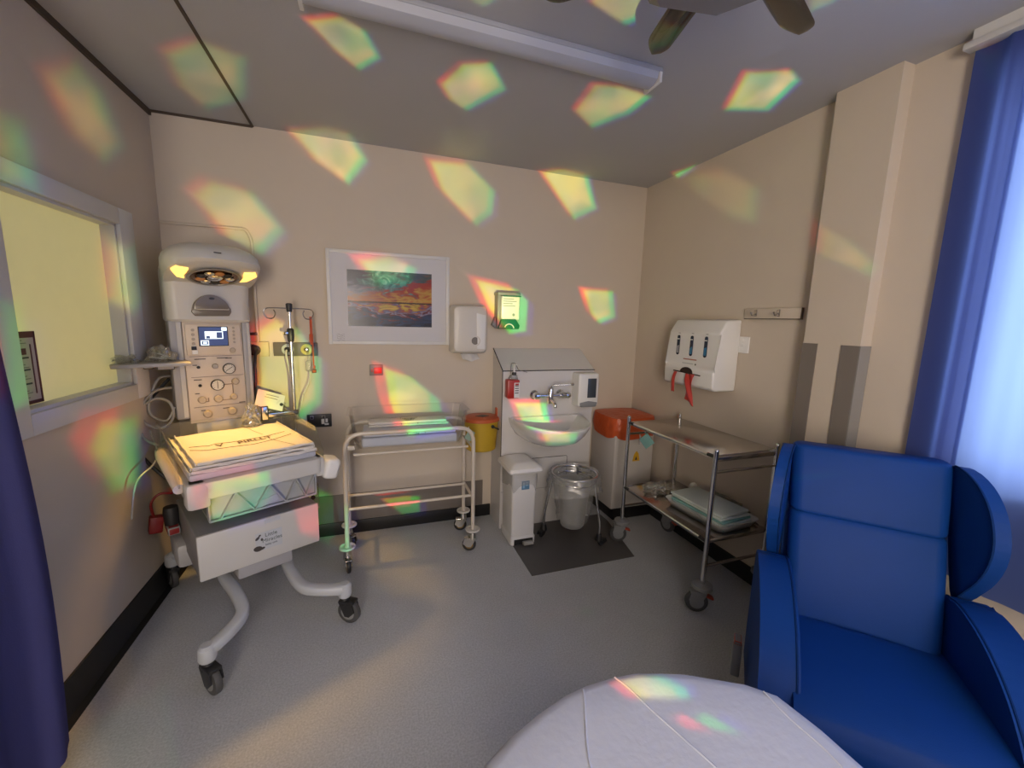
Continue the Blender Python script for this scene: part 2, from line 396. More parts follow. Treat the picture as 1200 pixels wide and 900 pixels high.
# drawer box
dz = MB().use(mat('warmer_darkgrey', (.20, .195, .20), .45)); dz.span((-.247, -.185, .335), (.259, .33, .545), .012)
dz.build('drawer_cabinet', None, W)
d = MB().use(m_wb).span((-.247, -.203, .336), (.259, -.186, .545), .006)
mst = mat('sticker_film', (.50, .52, .55), .35)
d.use(mst).span((-.03, -.2045, .392), (.083, -.203, .480)).span((.010, -.2045, .519), (.080, -.203, .540))
d.use(m_ink)
for (cx, cz, a, b_, rot) in ((-.022, .456, .011, .006, 40), (-.012, .468, .006, .004, 30), (-.004, .446, .005, .007, 0), (-.022, .405, .019, .013, -10), (-.004, .401, .012, .006, 15)):
    old_v = set(d.bm.verts); d.lathe([(1, 0), (1, .0008)], (0, 0, 0), 'Z', 16)
    vs = [v for v in d.bm.verts if v not in old_v]
    for v in vs:
        x, y = v.co.x * a, v.co.y * b_; c_, s2 = math.cos(R(rot)), math.sin(R(rot)); z = v.co.z
        v.co = Vector((cx + x * c_ - y * s2, -.2046 - z, cz + x * s2 + y * c_))
MT = Matrix.Rotation(R(90), 4, 'X')
gi = mat('sticker_grey_ink', (.12, .14, .14), .6)
d.text('Little', .026, Matrix.Translation((.036, -.2052, .462)) @ MT, gi)
d.text('Miracles', .026, Matrix.Translation((.040, -.2052, .436)) @ MT, gi)
d.text('baby unit', .014, Matrix.Translation((.035, -.2052, .414)) @ MT, gi)
o = d.build('drawer_front', None, W)
# x-ray drawer with triangular ribs
x = MB().use(m_dark).span((-.19, -.2405, .7225), (.235, -.20, .7265)).use(mat('tray_grey', (.36, .37, .38), .4))
x.span((-.20, -.238, .612), (.24, -.232, .618)); x.span((-.20, -.215, .612), (.24, .2, .618)); x.span((-.20, -.222, .618), (.24, -.215, .722))
x.span((-.202, -.240, .612), (-.196, -.2, .722)).span((.236, -.240, .612), (.242, -.2, .722)).span((-.20, -.240, .610), (.24, -.216, .616)).span((-.20, -.240, .7165), (.24, -.216, .7215))
z0, z1 = .616, .718; xs = [-.16, -.10, -.03, .035, .10, .15, .19, .236]
for i in range(len(xs) - 1):
    a, b_ = (xs[i], z0), (xs[i + 1], z1)
    if i % 2: a, b_ = (xs[i], z1), (xs[i + 1], z0)
    L = math.hypot(b_[0] - a[0], b_[1] - a[1]); an = math.atan2(b_[1] - a[1], b_[0] - a[0])
    x.box(((a[0] + b_[0]) / 2, -.228, (a[1] + b_[1]) / 2), (L, .030, .005), Euler((0, -an, 0)))
x.use(mat('clear_plastic_tray', (.42, .43, .43), .3)); x.box((.02, -.224, .636), (.10, .006, .03), Euler((0, R(-12), 0)))
x.build('xray_tray', None, W)
# bed platform: fascia, side rails, corner grip
p = MB().use(m_wb)
p.prism([(-.27, -.262), (.25, -.262), (.285, -.235), (.285, .40), (-.275, .40), (-.275, -.24)], .722, .80, 'Z', .012)
p.span((-.275, -.265, .688), (-.19, -.18, .80), .018)
p.span((.24, -.250, .70), (.285, -.16, .80), .014)
p.build('bed_platform', None, W)
MB().box((.318, -.215, .730), (.075, .10, .105), Euler((R(6), R(14), 0)), .02, 3).build('corner_latch', m_whiteb, W)
MB().tube(smoothpath([(-.285, -.20, .775), (-.295, .0, .81), (-.295, .20, .81), (-.285, .36, .80)], 6), .022, 12).build('side_rail', m_wp, W)
for s_ in (-1, 1):
    f = MB(); y0, y1 = (-.235, .38) if s_ < 0 else (-.22, .38); xx = s_ * .288
    f.prism([(y0, .79), (y0, .83), (y0 + .10, .93), (y1 - .03, .955), (y1, .93), (y1, .79)], xx - .003, xx + .003, 'X')
    f.build('side_panel', m_acr, W)
MB().span((-.28, .385, .79), (.28, .391, .93), .001).build('end_panel', m_acr, W)
# tower: rails, control panel
YP = .45
MB().span((-.115, YP + .005, .60), (.10, YP + .10, .899), .008).span((-.115, YP + .03, .90), (.10, YP + .12, 1.44), .008).build('tower', m_wb, W)
for x0, x1 in ((-.195, -.140), (.128, .168)): 
    r = MB().use(m_wg).span((x0, YP - .006, .93), (x1, YP + .10, 1.452), .008); r.use(m_wb).span((x0 + (x1 - x0) * .55, YP - .009, .94), (x1 - .006, YP - .004, 1.445)); r.build('rail', None, W)
cp = MB().use(m_wp).span((-.139, YP + .002, .90), (.127, YP + .04, 1.452), .003)
cp.span((-.130, YP - .012, 1.272), (.118, YP + .004, 1.436), .004)
cp.use(mat('panel_line', (.25, .19, .15), .6))
for z in (1.262, 1.150, .985): cp.span((-.12, YP - .0005, z), (.12, YP + .003, z + .0025))
for a, b_ in (((-.09, 1.012), (-.055, 1.012)), ((.0, 1.012), (.06, 1.012)), ((.02, 1.100), (.062, 1.100))): cp.span((a[0], YP - .001, a[1]), (b_[0], YP + .003, b_[1] + .004))
cp.span((.0625, YP - .001, 1.04), (.0665, YP + .003, 1.10)); cp.span((-.055, YP - .001, 1.012), (-.050, YP + .003, 1.035))
cp.use(m_ink)
for (a, z, w_) in ((-.10, 1.247, .05), (.0, 1.249, .05), (-.11, 1.215, .02), (-.11, 1.135, .035), (-.11, 1.06, .02), (.04, 1.247, .03), (-.09, .965, .02), (.01, .965, .03), (.09, .99, .03)): cp.span((a, YP - .0005, z), (a + w_, YP + .003, z + .004))
MTP = Matrix.Rotation(R(90), 4, 'X')
CPo = cp.build('control_panel', None, W)
def knob(x, z, r, m, h=.018):
    MB().lathe([(r, 0), (r * .96, h * .7), (r * .7, h)], (x, YP + .002, z), 'Y', 18).build('knob', m, CPo)
m_kn = mat('knob_beige', (.42, .36, .30), .5)
for (x_, z_, r_) in ((.078, 1.115, .019), (.065, 1.028, .018), (-.008, 1.024, .021), (-.082, 1.026, .020), (.074, 1.293, .017), (-.012, 1.207, .014), (.052, .946, .022), (-.063, .945, .021)):
    knob(x_, z_, r_, m_kn if r_ > .015 else m_wg)
for (x_, z_) in ((-.085, 1.205), (-.085, 1.105), (-.012, 1.295)): knob(x_, z_, .008, m_dark if z_ < 1.28 else m_wg, .008)
def gauge(x, z, r, a):
    g = MB().use(m_dark).lathe([(r, -.004), (r, .010), (r * .92, .012)], (x, YP, z), 'Y', 24)
    g.use(mat('gauge_face', (.62, .60, .56), .4)).lathe([(r * .86, .012), (r * .86, .0125)], (x, YP, z), 'Y', 24)
    g.use(m_ink).box((x, YP - .013, z), (r * 1.3, .001, .003), Euler((0, -R(a), 0)))
    for k in range(9):
        q = R(-40 + 32.5 * k); g.box((x + math.cos(q) * r * .72, YP - .0128, z + math.sin(q) * r * .72), (.006, .001, .0016), Euler((0, -q, 0)))
    g.build('gauge', None, CPo)
gauge(.052, 1.190, .030, 35); gauge(-.008, 1.103, .031, 90)
s_ = MB().use(m_dark).span((-.076, YP - .016, 1.318), (.058, YP - .010, 1.424), .002)
m_scr = mat('screen_blue', (.02, .025, .05), .2, emit=(.10, .13, .30), estr=.35)
m_scw = mat('screen_white', (.6, .65, .7), .3, emit=(.75, .9, 1), estr=1.1)
s_.use(m_scr).span((-.072, YP - .0165, 1.322), (.054, YP - .0158, 1.420))
s_.use(m_scw).span((-.048, YP - .0172, 1.358), (.034, YP - .0164, 1.398)).span((.028, YP - .0172, 1.402), (.052, YP - .0164, 1.420))
s_.span((-.068, YP - .0172, 1.324), (-.032, YP - .0164, 1.350))
s_.use(m_scr).span((-.064, YP - .0178, 1.328), (-.036, YP - .0170, 1.346)).span((-.042, YP - .0178, 1.360), (-.026, YP - .0170, 1.374)).span((.004, YP - .0178, 1.362), (.030, YP - .0170, 1.394)).use(m_scw).span((-.058, YP - .0182, 1.332), (-.042, YP - .0176, 1.342))
s_.build('display', None, CPo)
for k in range(4): MB().lathe([(.008, 0), (.007, .004)], (-.098, YP - .012, 1.405 - .024 * k), 'Y', 14).build('button', m_kn, CPo)
for k in range(5): MB().lathe([(.0065, 0), (.006, .004)], (.085, YP - .012, 1.418 - .020 * k), 'Y', 14).build('button', m_kn, CPo)
MB().span((-.11, YP - .018, 1.30), (-.088, YP - .010, 1.318)).build('button', m_dark, CPo)
MB().span((-.108, YP - .016, 1.278), (-.084, YP - .010, 1.298)).build('button', m_whiteb, CPo)
# upper housing and hood
h = MB().use(m_wb)
def ring(z, w2, y0, y1, n=6, rr=.05):
    return [(a, b_, z) for a, b_ in rrect(w2 * 2, y1 - y0, rr, n, -.012, (y0 + y1) / 2)]
h.loft([ring(1.448, .182, YP - .02, YP + .16), ring(1.46, .188, YP - .03, YP + .17), ring(1.56, .188, YP - .02, YP + .17), ring(1.64, .190, YP - .03, YP + .17), ring(1.70, .190, YP - .05, YP + .17), ring(1.76, .18, YP - .06, YP + .15)])
h.build('upper_housing', None, W)
al = MB().use(mat('alarm_dark', (.16, .14, .12), .3))
pts = [(-.012 + .085 * math.cos(t) * (1 if abs(math.sin(t)) > 0 else 1), 1.497 + .095 * math.sin(t)) for t in [R(-8 + 196 * k / 20) for k in range(21)]]
al.prism([(-.100, 1.500), (-.085, 1.478), (.065, 1.482), (.078, 1.506)] + pts[2:-2], YP - .040, YP - .02, 'Y', .004)
al.use(m_wb).prism([(-.088, 1.512), (.066, 1.514)] + [(a * .9 - .001, 1.512 + (b_ - 1.497) * .82) for a, b_ in pts[2:-2]], YP - .052, YP - .036, 'Y', .004)
al.use(m_dark).lathe([(.013, 0), (.012, .003)], (-.010, YP - .052, 1.572), 'Y', 14, sy=.5)
al.build('alarm_lamp', None, W)
hd = MB().use(m_wb); N = 36; rings = []
def sq(t, a, b_, e=.75):
    c_, s2 = math.cos(t), math.sin(t)
    return a * math.copysign(abs(c_) ** e, c_), b_ * math.copysign(abs(s2) ** e, s2)
YH = .36
TILT = .16
for (z, k, m_) in ((1.700, .90, 1), (1.705, .985, 1), (1.735, 1.04, .45), (1.758, 1.03, 0), (1.785, .98, 0), (1.812, .84, 0), (1.832, .60, 0), (1.838, .3, 0)):
    rr = []
    for i in range(N):
        a, b_ = sq(2 * PI * i / N, .200 * k, .205 * k); yy = YH + b_
        rr.append((-.006 + a, yy, z + (.30 - yy) * .34 * m_ - (.01 * m_)))
    rings.append(rr)
hd.loft(rings); 
hd.use(m_ink).box((-.02, .143, 1.782), (.03, .003, .005)); hd.build('heater_hood', None, W)
# the reflector dish under the hood faces the bed
rf = MB(); E1 = Euler((R(-18.8), 0, 0)); RZ = 1.686
rf.use(mat('reflector_rim', (.30, .27, .23), .3, metal=.6)).lathe([(.108, -.004), (.118, -.012), (.104, -.014), (.098, -.004)], (-.006, .315, RZ), 'Z', 36, sx=1, sy=.95, rot=E1)
rf.use(mat('reflector_dish', (.16, .08, .035), .18, metal=.9)).lathe([(.1, -.007), (.1, -.009)], (-.006, .315, RZ), 'Z', 36, rot=E1)
for k in range(9):
    a = 2 * PI * k / 9; rf.use([m_chrome, mat('amber_glass', (.30, .12, .04), .2, emit=(1, .35, .08), estr=.06), m_dark][k % 3]).lathe([(.016, 0), (.022, -.006), (.014, -.012)], (-.006 + .062 * math.cos(a), .312 + .055 * math.sin(a), RZ - .009 - .019 * math.sin(a)), 'Z', 12, rot=E1)
rf.use(m_chrome).lathe([(.03, 0), (.034, -.006), (.02, -.013)], (-.006, .312, RZ - .009), 'Z', 16, rot=E1)
rf.build('heater_reflector', None, W)
am = mat('amber_lamp', (.9, .6, .2), .4, emit=(1.0, .52, .10), estr=1.5)
for s_ in (-1, 1):
    al_ = MB().prism([(s_ * .120, -.03), (s_ * .115, -.075), (s_ * .165, -.085), (s_ * .180, -.045), (s_ * .150, .03), (s_ * .118, .045), (s_ * .128, .0)], -.006, .006, 'Z', .002)
    for v in al_.bm.verts: v.co = E1.to_matrix() @ v.co + Vector((-.006, .315, RZ - .003))
    al_.build('side_lamp', am, W)
# instrument shelf
sh = MB().use(m_wg).prism([(-.43, .30), (-.43, .50), (-.20, .50), (-.17, .44), (-.135, .42), (-.135, .30), (-.16, .29), (-.40, .29)], 1.232, 1.250, 'Z', .004)
sh.use(m_dark).span((-.26, .40, 1.205), (-.19, .47, 1.232), .004).span((-.31, .42, 1.212), (-.27, .46, 1.232), .004)
sh.build('shelf', None, W)
# drip pole clamped to the right rail, with wire hooks
dp = MB().use(m_chrome); px_, py_ = .354, .358
dp.tube([(px_, py_, .50), (px_, py_, 1.36)], .010, 12); dp.tube([(px_, py_, 1.36), (px_, py_, 1.53)], .007, 10)
dp.use(m_dark).lathe([(.014, 1.515), (.018, 1.545), (.018, 1.56), (.012, 1.565)], (px_, py_, 0)).lathe([(.016, 1.34), (.019, 1.36), (.019, 1.41), (.013, 1.42)], (px_, py_, 0)).box((px_ - .02, py_, 1.39), (.03, .02, .02), None, .004)
dp.span((.168, py_ - .012, .900), (px_ + .018, py_ + .012, .928), .004).span((.165, py_ - .03, .89), (.205, py_ + .02, .975), .006)
dp.use(m_steel)
for s_ in (-1, 1):
    ext = .135
    dp.tube(smoothpath([(px_, py_, 1.535), (px_ + s_ * ext * .6, py_, 1.535), (px_ + s_ * ext * .92, py_, 1.53), (px_ + s_ * ext, py_, 1.505), (px_ + s_ * ext * .88, py_, 1.478), (px_ + s_ * ext * .66, py_, 1.478), (px_ + s_ * ext * .56, py_, 1.505), (px_ + s_ * ext * .62, py_, 1.525)], 5), .0035, 7)
dp.build('drip_pole', None, W)
# hoses looping at the left of the tower
m_hose = mat('pale_hose', (.30, .29, .26), .35)
hz = MB()
hz.tube(smoothpath([(-.20, .50, 1.10), (-.27, .48, 1.09), (-.33, .45, 1.02), (-.325, .44, .94), (-.26, .44, .90), (-.21, .45, .95), (-.22, .46, 1.03), (-.28, .47, 1.05), (-.35, .46, .98), (-.34, .40, .88), (-.30, .30, .85)], 8), .0065, 9)
hz.tube(smoothpath([(-.20, .52, 1.16), (-.25, .50, 1.15), (-.29, .48, 1.06), (-.30, .46, .98), (-.24, .45, .935), (-.20, .46, 1.0)], 8), .006, 9)
hz.tube(smoothpath([(-.31, .42, .90), (-.30, .30, .82), (-.33, .15, .80), (-.40, .05, .76), (-.43, .0, .62)], 8), .004, 8)
hz.build('breathing_hose', m_hose, W)
MB().tube(smoothpath([(-.20, .56, 1.14), (-.28, .54, 1.05), (-.365, .48, .95), (-.365, .42, .82), (-.31, .42, .70), (-.24, .38, .62), (-.15, .34, .60)], 8), .0085, 9).build('power_cable', m_dark, W)
MB().tube(smoothpath([(.175, .50, .96), (.19, .49, 1.10), (.195, .50, 1.2), (.21, .53, 1.27), (.215, .56, 1.285)], 8), .008, 9).build('gas_hose', m_dark, W)
# things hanging on the left back: suction jar with red bag bracket
rb = MB().use(mat('red_plastic', (.22, .012, .012), .4)).box((-.335, .30, .45), (.055, .05, .085), Euler((0, R(8), 0)), .008)
rb.tube(smoothpath([(-.34, .30, .49), (-.345, .30, .56), (-.31, .30, .60), (-.26, .30, .59)], 6), .006, 8)
rb.use(m_dark).lathe([(.03, .44), (.034, .50), (.03, .53)], (-.275, .28, 0)); rb.use(m_greyp).span((-.30, .22, .40), (-.25, .34, .44), .006)
rb.build('suction_unit', None, W)
MB().span((-.285, .12, .26), (-.17, .34, .38), .02).build('power_pack', m_wg, W)
sp = MB().use(m_acr).span((.262, -.02, .43), (.335, .04, .575), .003)
sp.use(m_dark)
for k in range(3): sp.lathe([(.013, 0), (.012, .004)], (.300, -.021, .46 + .042 * k), 'Y', 14)
sp.use(m_greyp).span((.255, -.018, .43), (.335, .04, .436)).span((.259, -.02, .43), (.265, .04, .575))
sp.build('valve_box', None, W)

Mw = Matrix.Translation((-.588, 2.27, 0)) @ Matrix.Rotation(R(27.03), 4, 'Z')
def wl(x, y, z): return tuple(Mw @ Vector((x, y, z)))
# padded mattress and the sheets on it (things resting on the warmer)
m_sheet = mat('cotton_sheet', (.72, .69, .66), .85, bump=.15, bscale=160)
m_print = mat('laundry_ink', (.09, .045, .03), .8)
ms = MB().span((-.255, -.225, .80), (.255, .375, .832), .012); ms = ms.build('mattress', mat('blue_grey_vinyl', (.45, .46, .52), .5)); ms.matrix_world = Mw
tag(ms, 'thin pale mattress under the printed sheets on the infant warmer bed', 'mattress')
def sheet(name, hw, y0, y1, z, th_, seed, lab, prints=False, grp='sheets stacked on the warmer bed', ax=0.0):
    g = MB().use(m_sheet); n = 28
    def top(u_, v_):
        x_ = -hw + 2 * hw * u_; y_ = y0 + (y1 - y0) * v_
        e = max(abs(2 * u_ - 1), abs(2 * v_ - 1))
        z_ = z + th_ + .005 * noise.noise(Vector((x_ * 9 + seed, y_ * 11, seed))) - (.010 * max(0, e - .86) / .14) ** 1.0
        wob = .008 * noise.noise(Vector((x_ * 6, y_ * 6, seed * 3.1)))
        return (x_ + wob + ax, y_ + wob, z_)
    g.grid(top, n, n)
    g.grid(lambda u_, v_: (lambda q: (q[0], q[1], z))(top(u_, v_)), n, n)
    # folded edge loops at the front
    for k in range(3):
        g.tube([( -hw * .98 + ax + 2 * hw * .98 * i / 20, y0 + .004 * math.sin(i * 1.3 + k + seed), z + th_ * (k + .5) / 3 + .001 * math.sin(i + seed)) for i in range(21)], th_ / 5.2, 6)
    for sd in (-1, 1):
        for k in range(3):
            g.tube([(sd * hw + ax + .0012 * math.sin(i * 1.1 + k + seed), y0 + (y1 - y0) * i / 20, z + th_ * (k + .5) / 3) for i in range(21)], th_ / 5.2, 6)
    if prints:
        cu = [(-.215, .02), (-.16, -.025), (-.08, -.035), (.02, -.055), (.10, -.035), (.15, -.01), (.21, .02)]
        zz = z + th_ + .0045
        g.use(m_print)
        g.tube([(a, b_ - .03, zz) for a, b_ in cu], .0012, 5); g.tube([(-.21, .045, zz), (-.16, .03, zz), (-.14, .015, zz), (-.115, .035, zz), (-.05, .018, zz), (.08, .02, zz), (.13, .035, zz), (.2, .06, zz)], .0012, 5)
        g.text('V', .055, Matrix.Translation((-.10, .0, zz)), m_print)
        g.text('PIRLLT', .052, Matrix.Translation((.045, -.008, zz)) @ Matrix.Rotation(R(3), 4, 'Z'), m_print)
        g.tube([(.07, .33, zz), (.085, .16, zz), (.10, .07, zz)], .0008, 4); g.tube([(.10, -.03, zz), (.13, -.13, zz), (.16, -.22, zz)], .0008, 4)
    o_ = g.build(name, None); o_.matrix_world = Mw
    tag(o_, lab, 'sheet', grp); return o_
sheet('folded_sheet', .252, -.232, .375, .834, .014, 1.0, 'folded white sheet at the bottom of the pile on the infant warmer bed')
sheet('folded_sheet', .246, -.225, .370, .850, .012, 5.0, 'white sheet in the middle of the pile on the infant warmer bed')
sheet('folded_sheet', .236, -.215, .345, .864, .012, 9.0, 'top white sheet printed with curved brown lettering on the infant warmer bed', True, ax=.010)
# wrapped tubing on the instrument shelf
m_wrap = mat_clear('cellophane', (.90, .90, .84), .9, .10, .10)
def crumple(name, c, rad, seed, lab, cat, m=None, grp=None, squash=.45, local=True, amp=.6):
    g = MB().use(m or m_wrap); bmesh.ops.create_icosphere(g.bm, subdivisions=4, radius=1)
    for v in g.bm.verts:
        p_ = v.co.copy(); k = 1 + amp * (noise.noise(p_ * 2.3 + Vector((seed, 0, 0))) + .5 * abs(noise.noise(p_ * 5 + Vector((0, seed, 0)))))
        q = Vector((p_.x * rad[0] * k, p_.y * rad[1] * k, max(p_.z * rad[2] * k, -rad[2] * squash)))
        v.co = q + Vector((c[0], c[1], c[2] + rad[2] * squash))
    for f in g.bm.faces: f.material_index = 0
    g.use(mat('tube_plastic', (.55, .56, .50), .3))
    random.seed(int(seed * 10))
    pt = [(c[0] + rad[0] * random.uniform(-.8, .8), c[1] + rad[1] * random.uniform(-.6, .6), c[2] + .01 + rad[2] * random.uniform(0, .7)) for _ in range(9)]
    g.tube(smoothpath(pt, 6), .004, 6)
    o_ = g.build(name, None, smooth=22)
    if local: o_.matrix_world = Mw
    tag(o_, lab, cat, grp); return o_
crumple('wrapped_tubing', (-.240, .40, 1.252), (.050, .055, .046), 3.1, 'crumpled clear wrapper with tubing, the taller heap nearer the gauges on the warmer shelf', 'wrapped tubing')
crumple('wrapped_tubing', (-.372, .40, 1.252), (.045, .06, .026), 8.4, 'flat clear wrapper with coiled tubing at the outer end of the warmer shelf', 'wrapped tubing')
# papers and resuscitation bag behind the bed on the right
t_ = thing('breathing_mask', 'clear plastic breathing mask and bag hanging beside the warmer tower', 'breathing mask', wl(.215, .385, .93), R(27.03))
MB().lathe([(.012, .05), (.02, .03), (.045, .015), (.052, -.02), (.045, -.03)], (0, 0, 0), 'Z', 20, rot=Euler((R(70), 0, R(30)))).build('mask', m_acr, t_)
MB().lathe([(.01, -.07), (.035, -.05), (.045, 0), (.035, .05), (.01, .07)], (.045, .01, -.01), 'X', 18).build('bag', m_acr, t_)
MB().tube(smoothpath([(-.02, 0, .02), (-.03, -.02, .05), (.03, -.03, .04), (.06, -.02, .06), (.10, .0, .03)], 6), .006, 8).build('tube', m_acr, t_)
nb = MB().use(mat('paper', (.66, .64, .62), .8)).box((0, 0, 0), (.15, .006, .10), Euler((R(-25), R(22), 0)))
nb.use(m_ink)
for k in range(3): nb.box((.01 - .006 * k, -.0055 - .006 * (1 - k), .028 - .014 * k), (.07, .001, .002), Euler((R(-25), R(22), 0)))
nb.use(m_dark).lathe([(.01, 0), (.009, .006)], (.055, -.008, -.03), 'Y', 14)
o = nb.build('instruction_card', None); o.location = wl(.225, .36, 1.0); o.rotation_euler = (0, 0, R(27.03)); tag(o, 'tilted white instruction card beside the foot of the drip pole', 'card')
crumple('plastic_wrapper', (.115, .31, .878), (.04, .035, .07), 2.2, 'small crumpled clear wrapper standing at the back of the printed sheets', 'wrapper')
# orange strap hanging on the drip pole
st = MB().use(mat('orange_strap', (.55, .09, .02), .5)); sx_, sy_ = .354 + .118, .358
st.box((sx_, sy_, 1.405), (.014, .004, .17)).box((sx_ - .003, sy_ - .004, 1.36), (.022, .006, .05), None, .002).box((sx_ + .006, sy_, 1.25), (.008, .003, .16))
st.use(m_chrome).box((sx_ + .007, sy_, 1.18), (.016, .008, .025), None, .002); st.use(m_dark).box((sx_ + .007, sy_, 1.155), (.026, .010, .022), None, .003)
o = st.build('orange_strap', None); o.matrix_world = Mw; tag(o, 'orange strap with a dark buckle hanging from the wire hook of the drip pole', 'strap')
# ---------------------------------------------------------------- things on the end wall
# framed painting
t_ = thing('framed_painting', 'white framed painting of a red and yellow sunset over dark water', 'picture', (.148, BY, 1.616))
fr = MB(); w2, h2, fw = .387, .297, .022
for (a, b_) in (((-w2, -.022, -h2), (-w2 + fw, 0, h2)), ((w2 - fw, -.022, -h2), (w2, 0, h2)), ((-w2 + fw, -.022, -h2), (w2 - fw, 0, -h2 + fw)), ((-w2 + fw, -.022, h2 - fw), (w2 - fw, 0, h2))): fr.span(a, b_, .002)
fr.build('frame', mat('white_frame', (.70, .69, .68), .4), t_)
MB().span((-w2 + .01, -.012, -h2 + .01), (w2 - .01, -.006, h2 - .01)).build('mount', mat('mount_board', (.60, .59, .62), .55), t_)
mp = bpy.data.materials.new('sunset_painting'); mp.use_nodes = True; nt = mp.node_tree; b = nt.nodes['Principled BSDF']; b.inputs['Roughness'].default_value = .25
L = nt.links.new; N_ = nt.nodes.new
tc = N_('ShaderNodeTexCoord'); sx = N_('ShaderNodeSeparateXYZ'); L(tc.outputs['Object'], sx.inputs[0])
def M(op, a, b_=None, c=None):
    n = N_('ShaderNodeMath'); n.operation = op
    for i, v in enumerate((a, b_, c)):
        if v is None: continue
        if isinstance(v, (int, float)): n.inputs[i].default_value = v
        else: L(v, n.inputs[i])
    return n.outputs[0]
def mixc(f, a, b_):
    n = N_('ShaderNodeMix'); n.data_type = 'RGBA'; L(f, n.inputs['Factor'])
    for k, v in (('A', a), ('B', b_)):
        if isinstance(v, tuple): n.inputs[k].default_value = (*v, 1)
        else: L(v, n.inputs[k])
    return n.outputs['Result']
def ramp(f, els):
    n = N_('ShaderNodeValToRGB'); L(f, n.inputs[0]); e = n.color_ramp.elements
    e[0].position, e[0].color = els[0][0], (*els[0][1], 1); e[1].position, e[1].color = els[-1][0], (*els[-1][1], 1)
    for p, c in els[1:-1]: q = e.new(p); q.color = (*c, 1)
    return n.outputs[0]
X = sx.outputs['X']; Z = sx.outputs['Z']
ang = N_('ShaderNodeMapping'); ang.inputs['Rotation'].default_value = (0, R(24), 0); ang.inputs['Scale'].default_value = (5, 5, 20); L(tc.outputs['Object'], ang.inputs['Vector'])
no = N_('ShaderNodeTexNoise'); no.inputs['Scale'].default_value = 1.6; no.inputs['Detail'].default_value = 5; no.inputs['Distortion'].default_value = 1.2; L(ang.outputs[0], no.inputs['Vector'])
nz = M('SUBTRACT', no.outputs['Fac'], .5)
n5 = N_('ShaderNodeTexNoise'); n5.inputs['Scale'].default_value = 14; n5.inputs['Detail'].default_value = 4; n5.inputs['Distortion'].default_value = 2; L(tc.outputs['Object'], n5.inputs['Vector'])
sky = ramp(M('ADD', M('MULTIPLY_ADD', M('ADD', Z, M('MULTIPLY', X, -.18)), 3.6, M('MULTIPLY', nz, .9)), .16), [(0, (.60, .20, .04)), (.07, (.65, .42, .07)), (.17, (.55, .22, .04)), (.24, (.42, .03, .015)), (.42, (.36, .022, .012)), (.52, (.06, .09, .09)), (.72, (.03, .05, .08)), (1, (.02, .03, .06))])
left = ramp(M('ADD', M('MULTIPLY_ADD', Z, 4.4, M('MULTIPLY', nz, .8)), .1), [(0, (.65, .22, .06)), (.18, (.50, .30, .18)), (.30, (.28, .30, .36)), (.5, (.04, .05, .09)), (1, (.015, .02, .04))])
lm = M('MULTIPLY_ADD', X, -6, M('MULTIPLY_ADD', nz, 1.5, -.1)); lm2 = N_('ShaderNodeClamp'); L(lm, lm2.inputs[0])
skyc = mixc(lm2.outputs[0], sky, left)
dx = M('MULTIPLY', M('ADD', X, .02), 7); dz_ = M('MULTIPLY', M('SUBTRACT', Z, .13), 11)
teal = N_('ShaderNodeClamp'); L(M('MULTIPLY', M('SUBTRACT', M('ADD', 1.2, M('MULTIPLY', nz, 4)), M('SQRT', M('ADD', M('MULTIPLY', dx, dx), M('MULTIPLY', dz_, dz_)))), 1.6), teal.inputs[0])
skyc = mixc(teal.outputs[0], skyc, ramp(n5.outputs['Fac'], [(.35, (.02, .10, .09)), (.55, (.10, .35, .27)), (.7, (.45, .6, .5))]))
mr = M('ADD', M('ADD', M('MULTIPLY', M('ADD', Z, .02), -6), M('MULTIPLY', nz, 1.6)), M('MULTIPLY', M('ABSOLUTE', M('SUBTRACT', X, .08)), .9))
wat = ramp(mr, [(0, (.80, .50, .08)), (.12, (.55, .42, .06)), (.22, (.45, .09, .05)), (.34, (.10, .10, .20)), (.46, (.35, .32, .42)), (.52, (.22, .03, .03)), (.62, (.03, .035, .08)), (.8, (.02, .06, .16)), (.95, (.01, .02, .05))])
hz_ = M('LESS_THAN', M('ABSOLUTE', M('ADD', Z, .022)), M('MULTIPLY_ADD', n5.outputs['Fac'], .010, .0))
col = mixc(M('LESS_THAN', Z, -.022), skyc, wat); col = mixc(hz_, col, (.05, .015, .012))
dk = N_('ShaderNodeMix'); dk.data_type = 'RGBA'; dk.blend_type = 'MULTIPLY'; dk.inputs['Factor'].default_value = 1; L(col, dk.inputs['A']); dk.inputs['B'].default_value = (.72, .70, .78, 1); L(dk.outputs['Result'], b.inputs['Base Color'])
MB().span((-.267, -.0135, -.178), (.267, -.0115, .178)).build('painting', mp, t_)
sg = MB().use(m_ink)
for k in range(4): sg.tube(smoothpath([(-.34 + .012 * i, -.0125, -.235 - .012 * k + .004 * math.sin(i * 2.2 + k)) for i in range(5)], 3), .0006, 4)
sg.build('signature', mat('pencil', (.25, .24, .25), .8), t_)

